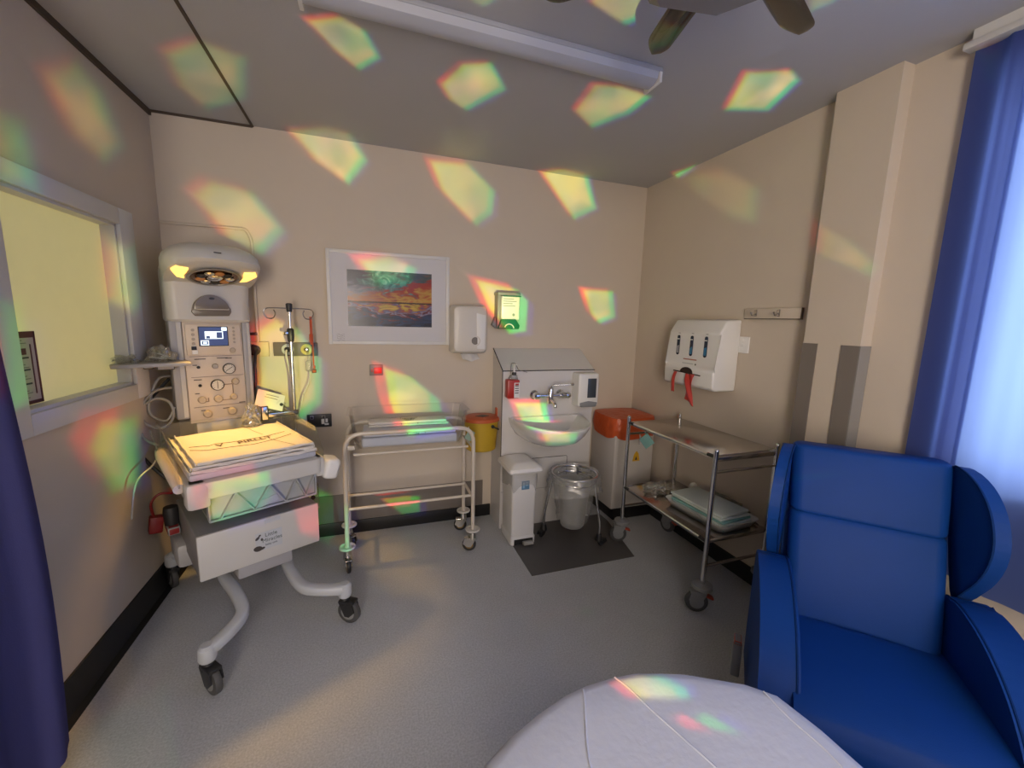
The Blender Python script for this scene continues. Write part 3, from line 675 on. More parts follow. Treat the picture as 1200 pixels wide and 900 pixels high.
# paper towel dispenser
t_ = thing('paper_towel_dispenser', 'cream paper towel dispenser with a round viewing hole, right of the painting', 'paper towel dispenser', (.66, BY, 1.43))
b_ = MB(); rr = lambda w_, h_, y, cz=0, r=.03: [(a, y, c_) for a, c_ in rrect(w_, h_, r, 5, 0, cz)]
b_.loft([rr(.25, .33, -.001), rr(.25, .33, -.06), rr(.244, .325, -.105), rr(.225, .305, -.132, .004, .035), rr(.19, .27, -.140, .006, .04)])
b_.build('body', mat('cream_plastic', (.66, .62, .56), .35), t_)
MB().prism([(.045, -.13), (.10, -.13), (.105, .10), (.04, .115)], -.143, -.136, 'Y', .006).build('window_strip', m_white, t_)
MB().lathe([(.036, 0), (.036, .006), (.027, .006), (.026, -.002)], (.033, -.138, -.075), 'Y', 26).build('lens_ring', mat('cream_plastic', (.66, .62, .56), .35), t_)
MB().lathe([(.026, 0), (.025, .004)], (.033, -.139, -.075), 'Y', 24).build('lens', mat('smoky_lens', (.20, .18, .16), .15), t_)
MB().grid(lambda u_, v_: (-.055 + .12 * u_ + .01 * v_, -.06 - .04 * v_ + .012 * math.sin(u_ * 9), -.165 - .055 * v_ * (1 - .3 * abs(2 * u_ - 1))), 10, 5).build('paper_sheet', mat('paper', (.66, .64, .62), .8), t_, solid=.001)

# hand gel dispenser
t_ = thing('gel_dispenser', 'hand gel dispenser with a green base beside the cream paper towel dispenser', 'gel dispenser', (.945, BY, 1.565))
b_ = MB(); b_.span((-.08, -.085, -.125), (-.055, 0, .11), .006).span((-.085, -.105, .108), (.085, 0, .130), .006); b_.build('bracket', m_greyp, t_)
b_ = MB().use(m_whiteb).span((-.055, -.10, -.06), (.08, -.002, .105), .008)
b_.use(mat('label_print', (.30, .36, .30), .7))
for k, w_ in enumerate((.08, .10, .07, .09)): b_.span((-.045, -.1008, .082 - .016 * k), (-.045 + w_, -.0998, .087 - .016 * k))
b_.lathe([(.010, 0), (.009, .001)], (.035, -.1, -.025), 'Y', 12); b_.build('cartridge', None, t_)
gm = mat('green_plastic', (.01, .16, .07), .35)
b_ = MB().use(gm).prism([(-.08, -.125), (.075, -.125), (.082, -.10), (.05, -.055), (-.055, -.055)], -.112, 0, 'Y', .006)
b_.use(m_whiteb).tube([(.0 + .035 * math.cos(R(a)), -.114, -.125 + .035 * math.sin(R(a))) for a in range(10, 175, 15)], .004, 6); b_.build('push_plate', None, t_)
MB().span((-.045, -.11, .100), (.085, -.02, .108)).build('green_lid', gm, t_)
MB().prism([(-.08, -.12), (-.11, -.10), (-.085, -.04)], -.06, -.01, 'Y', .003).build('lever', m_greyp, t_)

# switched spur with red neon
t_ = thing('fused_switch', 'small grey wall switch with a red rocker, beneath the painting', 'switch', (.045, BY, 1.146))
MB().span((-.043, -.012, -.037), (.043, 0, .037), .004).build('plate', mat('grey_switch_plate', (.26, .24, .23), .4), t_)
MB().span((-.016, -.020, -.022), (.036, -.011, .018), .003).build('rocker', mat('red_rocker', (.6, .03, .02), .35), t_)
MB().span((-.034, -.015, -.012), (-.022, -.011, .012), .001).build('neon', mat('neon_lens', (.5, .1, .08), .3), t_)
# black double socket
t_ = thing('wall_socket', 'black double wall socket with white switches, right of the warmer bed', 'socket', (-.316, BY, .817))
k_ = MB().use(m_dark).span((-.073, -.010, -.043), (.073, 0, .043), .003)
k_.use(m_whiteb)
for s_ in (-1, 1):
    k_.span((s_ * .035 - .006 - .012, -.013, .012), (s_ * .035 - .012 + .012, -.009, .034), .001)
k_.build('plate', None, t_)
k_ = MB().span((.012, -.016, -.022), (.03, -.009, .010), .001).span((.030, -.014, -.030), (.055, -.009, -.018), .001).span((.036, -.014, -.012), (.05, -.009, .012), .001); k_.build('switch_key', m_whiteb, t_)
# medical gas rail
t_ = thing('gas_outlet_rail', 'dark grey wall rail with two round gas outlets behind the drip pole', 'gas outlet', (-.43, BY, 1.285))
MB().span((-.125, -.022, -.042), (.122, 0, .042), .002).build('rail', mat('taupe_metal', (.13, .115, .10), .45), t_)
for x_, c_ in ((-.045, (.45, .50, .46)), (.062, (.60, .52, .16))):
    o_ = MB().lathe([(.034, 0), (.034, .012), (.026, .016)], (x_, -.022, 0), 'Y', 24).build('outlet', mat('outlet%d' % (x_ > 0), c_, .35), t_)
    MB().lathe([(.017, 0), (.017, .010), (.010, .022), (.004, .024)], (x_, -.036, 0), 'Y', 18).build('probe', m_dark if x_ < 0 else m_steel, o_)
hs = MB().tube(smoothpath([(-.045, -.05, 0), (-.047, -.075, -.03), (-.03, -.08, -.16), (-.015, -.08, -.36)], 8), .006, 8); hs.build('white_hose', mat('white_hose', (.60, .56, .46), .4), t_)
fl = MB().lathe([(.012, -.06), (.02, -.055), (.02, .0), (.012, .01)], (.075, -.06, -.075), 'Z', 18).tube([(.062, -.045, 0), (.073, -.06, -.03), (.075, -.06, -.07)], .008, 8); fl.build('flowmeter', m_acr, t_)
MB().tube(smoothpath([(.075, -.06, -.13), (.07, -.06, -.20), (.03, -.07, -.30), (.0, -.07, -.45)], 8), .0035, 7).build('thin_tube', mat('clearish_tube', (.45, .43, .40), .3), t_)
t_ = thing('gas_outlet', 'cream wall gas outlet with a black hose, between the tower and the grey rail', 'gas outlet', (-.655, BY, 1.285))
MB().use(mat('cream_plate', (.60, .48, .30), .5)).span((-.07, -.02, -.045), (.075, 0, .045), .003).use(m_ink).span((-.045, -.0215, .024), (.0, -.0195, .030)).build('plate', None, t_)
MB().lathe([(.032, 0), (.032, .014), (.022, .018), (.02, .04), (.012, .05)], (.0, -.02, -.005), 'Y', 22).build('probe', m_dark, t_)
MB().use(m_dark).span((-.07, -.035, .085), (.02, 0, .10), .003).build('shelf_bracket', None, t_)

# ---------------------------------------------------------------- wash basin
t_ = thing('wash_basin', 'white half-oval wash basin fixed to the laminate boxing', 'basin', (1.185, 2.659, .70))
b_ = MB(); NB = 40
def oval(k, z, cy=0.0):
    out = []
    for i in range(NB):
        a = PI + PI * i / (NB - 1); out.append((.272 * k * math.copysign(abs(math.cos(a)) ** .8, math.cos(a)), cy + .43 * k * math.sin(a), z))
    return out
rg = [oval(.35, -.035), oval(.62, -.025), oval(.80, .01), oval(.92, .06), oval(.985, .105), oval(1, .125), oval(.99, .132), oval(.95, .130), oval(.88, .115), oval(.82, .08), oval(.70, .03), oval(.5, .008), oval(.2, .0)]
rg = [[(x_, min(y_, 0), z_) for x_, y_, z_ in r_] if i < 7 else [(x_, min(y_ - .035 * (1 if i > 6 else 0), -.035), z_) for x_, y_, z_ in r_] for i, r_ in enumerate(rg)]
b_.loft(rg); b_.build('bowl', mat('ceramic', (.74, .73, .71), .12, coat=.4), t_, smooth=50)
MB().lathe([(.02, 0), (.018, .003)], (0, -.15, .002), 'Z', 16).build('waste', m_chrome, t_)
# wall mixer tap with long lever
t_ = thing('mixer_tap', 'chrome wall mixer tap with a long elbow lever above the wash basin', 'tap', (1.20, 2.659, .985))
tp = MB()
for s_ in (-1, 1): tp.lathe([(.034, 0), (.033, .010), (.02, .022), (.016, .06)], (s_ * .10, 0, 0), 'Y', 20).lathe([(.016, -.022), (.024, -.012), (.024, .012), (.016, .022)], (s_ * .10, -.058, 0), 'X', 18)
tp.tube([(-.11, -.058, 0), (.11, -.058, 0)], .013, 12); tp.build('body', m_chrome, t_)
MB().lathe([(.018, -.055), (.022, -.045), (.022, .05), (.016, .058)], (0, -.062, 0), 'Z', 18).tube(smoothpath([(0, -.06, -.02), (0, -.10, -.03), (0, -.14, -.045), (0, -.145, -.07)], 6), .012, 12).build('spout', m_chrome, t_)
MB().tube(fillet([(0, -.062, .05), (.01, -.075, .078), (.13, -.12, .086)], .02), .006, 8).lathe([(.010, 0), (.010, .022)], (.125, -.118, .086), 'X', 12).build('lever', m_chrome, t_)
MB().lathe([(.021, 0), (.026, .02), (.018, .038), (.006, .044)], (.115, -.065, 0), 'X', 16).build('knob', m_chrome, t_)
# red soap bottle in a wall holder
t_ = thing('soap_bottle', 'red pump soap bottle on the left of the laminate boxing', 'soap bottle', (.925, 2.659, 1.05))
b_ = MB().use(mat('red_soap', (.42, .03, .02), .3)).span((-.048, -.075, -.075), (.04, -.003, .055), .01); b_.use(m_whiteb).span((-.002, -.0765, -.07), (.036, -.0745, .035)); b_.use(m_ink)
for k in range(4): b_.span((.003, -.0772, .010 - .016 * k), (.03, -.0762, .016 - .016 * k))
b_.use(mat('red_soap', (.42, .03, .02), .3)).span((.004, -.0774, .018), (.03, -.0764, .030)); b_.build('bottle', None, t_)
MB().prism([(-.03, .055), (.03, .055), (.022, .085), (-.012, .085)], -.065, -.012, 'Y', .004).build('shoulder', mat_clear('clear_bottle', (.85, .85, .85), .2, .1, .25), t_)
MB().use(m_dark).lathe([(.016, .083), (.016, .10), (.012, .104)], (.008, -.038, 0), 'Z', 16).use(m_white).lathe([(.012, .104), (.006, .112), (.005, .155), (.008, .16)], (.008, -.038, 0), 'Z', 12).tube([(.008, -.038, .158), (.02, -.06, .155)], .005, 7).build('pump', None, t_)
MB().tube(fillet([(-.012, -.02, .09), (-.012, -.03, .165), (.012, -.05, .165), (.03, -.06, .12), (.09, -.07, .105)], .012), .0022, 6).build('lever_wire', m_steel, t_)
# soap dispenser
t_ = thing('soap_dispenser', 'white soap dispenser with a dark window on the right of the laminate boxing', 'soap dispenser', (1.487, 2.659, 1.02))
b_ = MB().use(m_white); b_.loft([[(a, y, c_) for a, c_ in rrect(w_, h_, .015, 4, 0, z_)] for (w_, h_, y, z_) in ((.172, .245, -.001, 0), (.172, .245, -.05, 0), (.16, .235, -.085, .003), (.135, .21, -.094, .008))]); b_.build('body', None, t_)
MB().use(mat('dark_window', (.055, .065, .08), .15)).span((-.012, -.0965, -.055), (.058, -.092, .085), .003).build('window', None, t_)
MB().prism([(-.06, -.122), (.06, -.122), (.072, -.09), (.0, -.078), (-.07, -.09)], -.10, -.02, 'Y', .006).build('push_bar', m_greyp, t_)

# ---------------------------------------------------------------- pedal bin
t_ = thing('pedal_bin', 'white pedal bin with a blue label, standing by the corner of the wash basin boxing', 'pedal bin', (.955, 2.52, 0), R(0))
b_ = MB().use(m_white); rr = lambda w_, d_, z: [(a, c_, z) for a, c_ in rrect(w_, d_, .018, 4)]
b_.loft([rr(.165, .21, .05), rr(.168, .214, .30), rr(.178, .225, .515)]); b_.loft([rr(.175, .22, .004), rr(.178, .224, .05), rr(.168, .214, .062)])
b_.use(m_dark).span((-.065, -.113, .006), (.07, -.1105, .045))
b_.use(mat('blue_label', (.10, .24, .40), .5)).span((-.022, -.1125, .395), (.032, -.109, .455)); b_.use(mat('blue_label_light', (.3, .5, .65), .5)).span((-.014, -.1132, .405), (-.002, -.110, .445)).span((.004, -.1132, .42), (.024, -.110, .428)).span((.004, -.1132, .438), (.024, -.110, .444))
b_.build('body', None, t_)
l_ = MB().use(m_whiteb); l_.loft([rr(.22, .27, .512), rr(.235, .285, .525), rr(.225, .275, .545), rr(.15, .20, .572), rr(.10, .15, .574)]); l_.build('lid', None, t_)
cl = MB().use(mat_clear('bin_liner', (.92, .92, .92), .3, .25, .25)); 
cl.grid(lambda u_, v_: ((lambda a, c_: (a * (1.03 + .03 * math.sin(u_ * 50) * v_), c_ * (1.03 + .03 * math.sin(u_ * 44) * v_), .515 - .11 * v_ * (1 + .25 * math.sin(u_ * 31))))(*(lambda q: (.095 * math.copysign(abs(math.cos(q)) ** .4, math.cos(q)), .118 * math.copysign(abs(math.sin(q)) ** .4, math.sin(q))))(2 * PI * u_))), 64, 6, True); cl.build('liner', None, t_)
MB().box((.028, -.128, .022), (.07, .045, .022), Euler((R(-12), 0, 0)), .005).build('pedal', mat('pedal_grip', (.34, .33, .31), .6), t_)

# ---------------------------------------------------------------- bag stand on castors
t_ = thing('bag_stand', 'round chrome bag stand on castors lined with a clear bag, beneath the wash basin', 'bag stand', (1.315, 2.40, 0), R(-8))
st = MB(); cc = [(.155 * math.cos(2 * PI * i / 40), .155 * math.sin(2 * PI * i / 40), .475) for i in range(40)]
st.tube(cc, .010, 10, closed=True); st.tube([(x_ * .98, y_ * .98, .435) for x_, y_, z_ in cc], .006, 8, closed=True); st.build('hoop', m_chrome, t_)
for a in (163, -42, 61):
    ca, sa = math.cos(R(a)), math.sin(R(a))
    MB().tube(smoothpath([(.145 * ca, .145 * sa, .46), (.155 * ca, .155 * sa, .40), (.18 * ca, .18 * sa, .26), (.195 * ca, .195 * sa, .17), (.197 * ca, .197 * sa, .085)], 6), .009, 10).build('leg', m_chrome, t_)
    caster(t_, .197 * ca, .197 * sa, .090, .026, .016, R(a + 60), m_dark, m_dark, m_greyp)
bg = MB()
def bagf(u_, v_):
    a = 2 * PI * u_; w_ = .012 * noise.noise(Vector((math.cos(a) * 3, math.sin(a) * 3, v_ * 5)))
    r_ = .17 + .02 * v_ + w_ * 1.5 * (v_ > 0.05) + .006 * math.sin(a * 11) * v_
    return (r_ * math.cos(a), r_ * math.sin(a), .490 - .125 * v_ * (1 + .18 * math.sin(a * 2 + 1)))
def bagi(u_, v_):
    a = 2 * PI * u_; w_ = .03 * noise.noise(Vector((math.cos(a) * 2.3, math.sin(a) * 2.3, v_ * 4 + 7)))
    r_ = (.165 - .055 * v_ ** .7) + w_ * v_
    return (r_ * math.cos(a), r_ * math.sin(a), .490 - .34 * v_)
m_bag = mat_clear('clear_bag', (.95, .95, .94), .25, .25, .20)
bg.grid(bagf, 60, 8, True); bg.grid(bagi, 60, 12, True); bg.build('clear_bag', m_bag, t_)
MB().lathe([(.075, .10), (.082, .11), (.115, .42), (.12, .425), (.108, .42), (.07, .115)], (0, 0, 0), 'Z', 30).build('bucket', mat_clear('smoky_bucket', (.6, .6, .6), .1, .3, .35), t_)

# ---------------------------------------------------------------- clinical waste bin with orange bag
t_ = thing('waste_bin', 'tall white waste bin with an orange bag stretched over its top, in the corner', 'waste bin', (1.885, 2.70, .085))
b_ = MB().use(mat('bin_enamel', (.60, .565, .53), .4)); b_.span((-.165, -.155, .002), (.185, .185, .585), .012)
b_.use(mat('yellow_sticker', (.70, .40, .02), .5)).prism([(.0, .375), (.065, .375), (.052, .435), (.032, .455), (.012, .430)], -.1565, -.155, 'Y')
b_.use(m_ink).prism([(.022, .385), (.042, .385), (.032, .415)], -.1572, -.156, 'Y'); b_.build('cabinet', None, t_)
m_or = mat('orange_bag', (.60, .10, .025), .35, bump=.6, bscale=28)
ob = MB()
def obag(u_, v_):
    a = 2 * PI * u_; e = .45; c_, s2 = math.cos(a), math.sin(a)
    k = 1.0 + .05 * math.sin(v_ * PI) + .012 * math.sin(a * 14) * v_
    x_ = .192 * k * math.copysign(abs(c_) ** e, c_); y_ = .185 * k * math.copysign(abs(s2) ** e, s2)
    return (x_ + .01, y_ + .01, .715 - v_ * .155 + .010 * math.sin(a * 5 + 1) * v_)
ob.grid(obag, 72, 8, True)
def otop(u_, v_):
    a = 2 * PI * u_; e = .45; c_, s2 = math.cos(a), math.sin(a); k = 1 - v_ * .98
    x_ = .192 * k * math.copysign(abs(c_) ** e, c_); y_ = .185 * k * math.copysign(abs(s2) ** e, s2)
    return (x_ + .01, y_ + .01, .715 + .012 * math.sin(v_ * 2.2) + .004 * noise.noise(Vector((x_ * 20, y_ * 20, 0))))
ob.grid(otop, 72, 8, True); bmesh.ops.remove_doubles(ob.bm, verts=ob.bm.verts[:], dist=.0005); ob.build('orange_bag', m_or, t_)
MB().tube(smoothpath([(.02, -.195, .60), (.022, -.20, .56), (.026, -.195, .52), (.03, -.185, .53), (.028, -.198, .585)], 5), .003, 6).build('bag_tie', m_white, t_)

# ---------------------------------------------------------------- yellow sharps bin on the wall
t_ = thing('sharps_bin', 'yellow sharps bin with an orange lid, mounted low on the wall beside the boxing', 'sharps bin', (.752, 2.785, .575))
ye = mat('yellow_plastic', (.50, .32, .02), .4); orr = mat('orange_lid', (.50, .10, .03), .4)
MB().lathe([(.092, 0), (.098, .006), (.116, .215), (.112, .217)], (0, 0, 0), 'Z', 36, sx=1.08, sy=.92).build('tub', ye, t_)
l_ = MB().use(orr).lathe([(.118, .212), (.125, .216), (.125, .235), (.115, .243), (.03, .247)], (0, 0, 0), 'Z', 36, sx=1.08, sy=.92); l_.use(m_dark).prism([(-.05, -.015), (.0, -.045), (.05, -.02), (.01, .02)], .245, .2485, 'Z'); l_.build('lid', None, t_)
MB().span((.105, -.02, .235), (.125, .02, .30), .004).prism([(.10, .24), (.14, .235), (.13, .27), (.115, .275)], -.01, .012, 'Y').build('clip', orr, t_)
MB().use(m_dark).lathe([(.012, 0), (.012, .01)], (.052, -.108, .19), 'Y', 14).tube([(.052, -.112, .19), (.095, -.085, .165), (.120, -.05, .15)], .006, 8).build('carry_handle', None, t_)
MB().span((-.08, .106, .02), (.08, .114, .2)).span((-.09, -.0, -.004), (.09, .114, 0)).build('bracket', m_steel, t_)

# ---------------------------------------------------------------- cot trolley
m_cream = mat('cream_paint', (.64, .57, .48), .3, coat=.3)
t_ = thing('baby_cot', 'cream tubular baby cot trolley holding a clear plastic tub', 'baby cot', (.232, 2.60, 0))
def X_(x): return x - .232
def Y_(y): return y - 2.60
for y in (2.44, 2.72):
    MB().tube(fillet([(X_(-.148), Y_(y), .14), (X_(-.143), Y_(y), .835), (X_(.608), Y_(y), .835), (X_(.612), Y_(y), .14)], .10, 8), .0125, 12).build('end_arch', m_cream, t_)
for x in (-.143, .608):
    MB().tube([(X_(x), Y_(2.44), .70), (X_(x), Y_(2.72), .70)], .009, 10).tube([(X_(x), Y_(2.44), .37), (X_(x), Y_(2.72), .37)], .010, 10).build('cross_tube', m_cream, t_)
for y in (2.46, 2.66):
    MB().tube([(X_(-.143), Y_(y), .375), (X_(.608), Y_(y), .375)], .009, 10).build('shelf_bar', m_cream, t_)
for y in (2.462, 2.70):
    MB().tube([(X_(-.10), Y_(y), .705), (X_(.58), Y_(y), .705)], .008, 10).span((X_(-.15), Y_(y) - .01, .735), (X_(-.09), Y_(y) + .012, .760), .004).build('tub_support', m_cream, t_)
MB().tube(fillet([(X_(.50), Y_(2.43), .842), (X_(.50), Y_(2.425), .826), (X_(.575), Y_(2.425), .826), (X_(.575), Y_(2.43), .842)], .01), .003, 6).build('card_holder', m_cream, t_)
for (x, y, a) in ((-.148, 2.44, -80), (-.148, 2.72, -60), (.612, 2.44, 160), (.612, 2.72, 170)):
    MB().tube([(X_(x) + .04 * math.cos(2 * PI * i / 24), Y_(y) + .04 * math.sin(2 * PI * i / 24), .150) for i in range(24)], .0075, 8, closed=True).lathe([(.038, .146), (.038, .150)], (X_(x), Y_(y), 0), 'Z', 20).build('bumper_ring', mat('white_rubber', (.60, .58, .54), .5), t_)
    caster(t_, X_(x), Y_(y), .146, .045, .022, R(a), m_steel, m_dark, mat('brass_hub', (.35, .22, .08), .35, metal=.6))
tb = MB(); TX = X_(.232)
def tr(w_, d_, z, r_=.05): return [(a + TX, c_ - .005, z) for a, c_ in rrect(w_, d_, r_, 6)]
tb.loft([tr(.60, .225, .716), tr(.62, .24, .722), tr(.665, .262, .80), tr(.70, .27, .93), tr(.73, .285, .935), tr(.73, .285, .939), tr(.695, .264, .936), tr(.655, .252, .80), tr(.61, .23, .728), tr(.4, .1, .724)], cap=False)
tb.build('tub', mat_clear('cot_acrylic', (.996, .995, .99), .0, .05, .01), t_)
gc = mat('green_card', (.30, .42, .34), .6)
MB().use(gc).box((X_(.60), Y_(2.50), .765), (.055, .003, .065), Euler((0, R(35), R(20)))).build('tag_card', None, t_)
o = MB().span((-.285, -.105, .732), (.285, .10, .790), .015, 3).noise(.002, 14).build('cot_mattress', mat('blue_white_cover', (.50, .53, .62), .7)); o.location = (.232, 2.595, 0)
tag(o, 'pale blue-white mattress inside the clear cot tub', 'mattress')
for k, (hw, y0, y1, z, lab) in enumerate(((.275, -.10, .10, .795, 'pale blue folded sheet lying directly on the cot mattress'), (.245, -.02, .10, .829, 'white folded sheet with black lettering on top in the clear cot'))):
    g = MB().use(mat('blue_white_sheet', (.68, .70, .80), .8) if k == 0 else m_sheet)
    g.span((-hw, y0, z), (hw, y1, z + .014), .006, 3).span((-hw, y0 + .004, z + .015), (hw - .01, y1, z + .032), .008, 3); g.noise(.0025, 16, k * 4)
    zz = z + .0345; y_p = y0 + .03 if k else y0 + .025
    g.use(m_ink)
    if k:
        for s_ in (-1, 1): g.tube([(.0 + s_ * .05, y_p - .035, zz - .02), (s_ * .05, y_p + .06, zz)], .002, 5)
        g.text('Laundry', .026, Matrix.Translation((0, y_p + .035, zz)), m_ink); g.text('MUST', .026, Matrix.Translation((0, y_p + .008, zz)), m_ink); g.text('Return', .018, Matrix.Translation((0, y_p - .014, zz)), m_ink)
    else:
        MX = Matrix.Rotation(R(90), 4, 'X')
        g.text('Hospital', .020, Matrix.Translation((.03, y0 - .002, z + .020)) @ MX, m_ink); g.text('USE', .018, Matrix.Translation((.035, y0 - .002, z + .004)) @ MX, m_ink)
        for s_ in (-.02, .085): g.tube([(s_, y0 - .002, z + .006), (s_ - .004, y0 - .002, z + .03)], .0015, 5)
    o = g.build('folded_sheet', None); o.location = (.232, 2.595, 0); tag(o, lab, 'sheet', 'folded sheets in the cot')

# ---------------------------------------------------------------- right wall: apron dispenser, hooks, switch
t_ = thing('apron_dispenser', 'large white apron dispenser with three slots and red aprons hanging out of its mouth', 'apron dispenser', (RX, 2.10, 1.32))
YA, YB = -.215, .215
b_ = MB().use(m_white)
b_.prism([(0, -.21), (-.155, -.21), (-.178, -.195), (-.182, -.095), (-.165, -.075), (-.160, .135), (-.11, .215), (0, .222)], YA, YB, 'Y', .012, 3)
b_.build('case', None, t_, smooth=30)
for s_ in (-1, 0, 1):
    c = MB().use(mat('slot_window', (.02, .03, .06), .12)).span((-.1635, s_ * .12 - .013, -.005), (-.159, s_ * .12 + .013, .125), .012, 3) if False else MB().use(mat('slot_window', (.02, .03, .06), .12))
    poly = [(.011 * math.cos(R(a)) + s_ * .118, .105 + .011 * math.sin(R(a))) for a in range(0, 181, 30)] + [(.013 * math.cos(R(a)) + s_ * .118, .0 + .013 * math.sin(R(a))) for a in range(180, 361, 30)]
    c.prism(poly, -.1655, -.160, 'X')
    if s_ > 0: c.use(mat('pale_pack', (.32, .32, .36), .4))
    else: c.use(mat('blue_pack', (.03, .18, .34), .4))
    c.prism([(s_ * .118 - .010, .0), (s_ * .118 + .010, .0), (s_ * .118 + .009, .045 if s_ else .035), (s_ * .118 - .009, .05)], -.1662, -.161, 'X')
    c.use(m_whiteb).span((-.1665, s_ * .118 - .010, .088), (-.162, s_ * .118 + .010, .094))
    c.use(m_ink).span((-.1605, s_ * .118 - .009, .128), (-.158, s_ * .118 + .009, .131))
    c.build('slot', None, t_)
c = MB().use(mat('brown_print', (.35, .10, .05), .6)).span((-.1645, -.055, -.038), (-.160, .06, -.031)).use(mat('grey_print', (.5, .5, .5), .6)).span((-.166, -.03, -.064), (-.161, .065, -.058)).use(m_ink).span((-.166, -.055, -.068), (-.161, -.045, -.058)); c.build('marking', None, t_)
c = MB().use(mat('mouth_dark', (.02, .008, .008), .5)); c.prism([(-.115, -.128), (.12, -.120), (.12, -.113), (-.115, -.121)], -.185, -.178, 'X'); c.prism([(-.05, -.120)] + [(.005 + .055 * math.cos(R(a)), -.120 + .036 * math.sin(R(a))) for a in range(170, 5, -15)] + [(.06, -.12)], -.185, -.178, 'X'); c.build('mouth', None, t_)
m_ap = mat('red_plastic_film', (.50, .045, .035), .4)
for k, (y0, y1, w0, w1, L_) in enumerate(((.095, .105, .013, .015, .135), (-.035, -.052, .040, .042, .165))):
    g = MB()
    g.grid(lambda u_, v_: (-.186 - .012 * math.sin(v_ * 3) - .006 * math.sin(u_ * 6 + v_ * 7) * (k + .3), (y0 + (y1 - y0) * v_) + (2 * u_ - 1) * (w0 + (w1 - w0) * v_ - (.014 * math.sin(v_ * PI) if k else 0)), -.122 - L_ * v_ * (1 + (.22 * (1 - u_) if k else 0))), 12, 14)
    tag((lambda o_: (setattr(o_, 'location', (RX, 2.10, 1.32)), o_)[1])(g.build('apron', m_ap, None, solid=.0012)), ['narrow red apron strip hanging at the mouth end nearest the end wall', 'wide red apron with a pointed corner hanging from the dispenser mouth'][k], 'apron', 'red aprons in the dispenser')
t_ = thing('coat_hook_rail', 'cream wall-mounted rail with two small metal coat hooks', 'hook rail', (RX, 1.695, 1.575))
MB().span((-.014, -.17, -.028), (0, .17, .030), .003).build('board', m_wall, t_)
MB().use(m_gap).span((-.0155, -.17, -.030), (-.002, .17, -.026)).span((-.0155, -.172, -.030), (-.002, -.168, .03)).build('edge', None, t_)
for y in (-.045, .095):
    MB().use(m_steel).span((-.018, y - .009, -.016), (-.014, y + .009, .022), .002).tube(smoothpath([(-.016, y, .0), (-.04, y, -.010), (-.05, y, .002)], 5), .004, 8).lathe([(.004, 0), (.007, .004), (.004, .009)], (-.050, y, .0), 'Z', 10).build('hook', None, t_)
t_ = thing('light_switch', 'square white wall switch plate beside the apron dispenser', 'switch', (RX, 1.862, 1.395))
MB().span((-.010, -.044, -.048), (0, .044, .048), .003).build('plate', m_whiteb, t_)
for k in (-1, 0, 1): MB().span((-.013, -.010, k * .026 - .009), (-.009, .010, k * .026 + .009), .002).build('rocker', m_white, t_)
# poster behind the internal window
t_ = thing('notice', 'printed notice with a maroon border stuck inside the lit window', 'notice', (LX - .0525, 1.895, 1.287))
n_ = MB().use(mat('notice_paper', (.46, .38, .30), .7)).span((0, -.06, -.125), (.002, .062, .13)); mr_ = mat('maroon', (.10, .02, .02), .6)
n_.use(mr_).span((.0018, -.06, .108), (.0032, .062, .13)).span((.0018, -.06, -.125), (.0032, .062, -.112)).span((.0018, .054, -.125), (.0032, .062, .13)).span((.0018, -.06, .05), (.0032, .012, .072)).span((.0018, .032, -.09), (.0032, .037, .085))
n_.use(m_ink)
for z in (.036, -.006, -.055): n_.span((.0018, -.06, z), (.0032, .02, z + .006))
n_.use(mat('small_print', (.22, .17, .14), .7))
for i, z in enumerate((.098, .088, .022, .014, .004, -.018, -.026, -.036, -.070, -.078, -.086, -.094, -.102)): n_.span((.0018, -.06, z), (.0030, .0 + .02 * math.sin(i * 2.1), z + .003))
n_.build('sheet', None, t_)
# ---------------------------------------------------------------- steel trolley
t_ = thing('steel_trolley', 'two-tier stainless steel trolley against the wall, between the waste bin and the blue chair', 'trolley', (1.835, 1.90, 0))
X0, X1, Y0, Y1 = -.208, .208, -.372, .362
for x, y in ((X0, Y0), (X0, Y1), (X1, Y0), (X1, Y1)):
    MB().tube([(x, y, .145), (x, y, .885)], .0125, 14).lathe([(.0125, .885), (.010, .892), (.004, .896)], (x, y, 0), 'Z', 12).build('post', m_chrome, t_)
    MB().use(m_greyp).lathe([(.02, .165), (.05, .158), (.052, .140), (.03, .132)], (x, y, 0), 'Z', 26).build('buffer', None, t_)
m_redp = mat('red_brake', (.42, .06, .03), .4)
for x, y, a in ((X0, Y0, R(150)), (X0, Y1, R(160)), (X1, Y1, R(100)), (X1, Y0, R(40))):
    caster(t_, x, y, .140, .058, .028, a, m_greyp, m_rubber, m_greyp, m_redp)
def shelf(name, z, lip):
    s_ = MB().span((X0 - .002, Y0 + .008, z - .003), (X1 + .004, Y1 - .008, z + .001), .0015)
    s_.span((X0 - .003, Y0 + .012, z - lip), (X0 + .001, Y1 - .012, z)).span((X1, Y0 + .012, z - lip), (X1 + .004, Y1 - .012, z))
    s_.build(name, m_steel, t_)
shelf('top_shelf', .858, .02); shelf('lower_shelf', .405, .02)
for x in (X0, X1):
    for z in (.852, .398): MB().tube([(x, Y0, z), (x, Y1, z)], .007, 10).build('side_rail', m_chrome, t_)
for x, y in ((X0, Y0 + .03), (X0, Y1 - .03)):
    for z in (.852, .398): MB().tube([(x, y - .022, z), (x, y + .022, z)], .0095, 10).build('rail_sleeve', m_dark, t_)
for y in (Y0, Y1):
    for z in (.838, .400): MB().box((0, y, z), (X1 - X0 - .03, .006, .022), None, .002).build('end_strip', m_steel, t_)
    for z in (.772, .262): MB().tube([(X0, y, z), (X1, y, z)], .008, 10).build('end_rail', m_steel, t_)
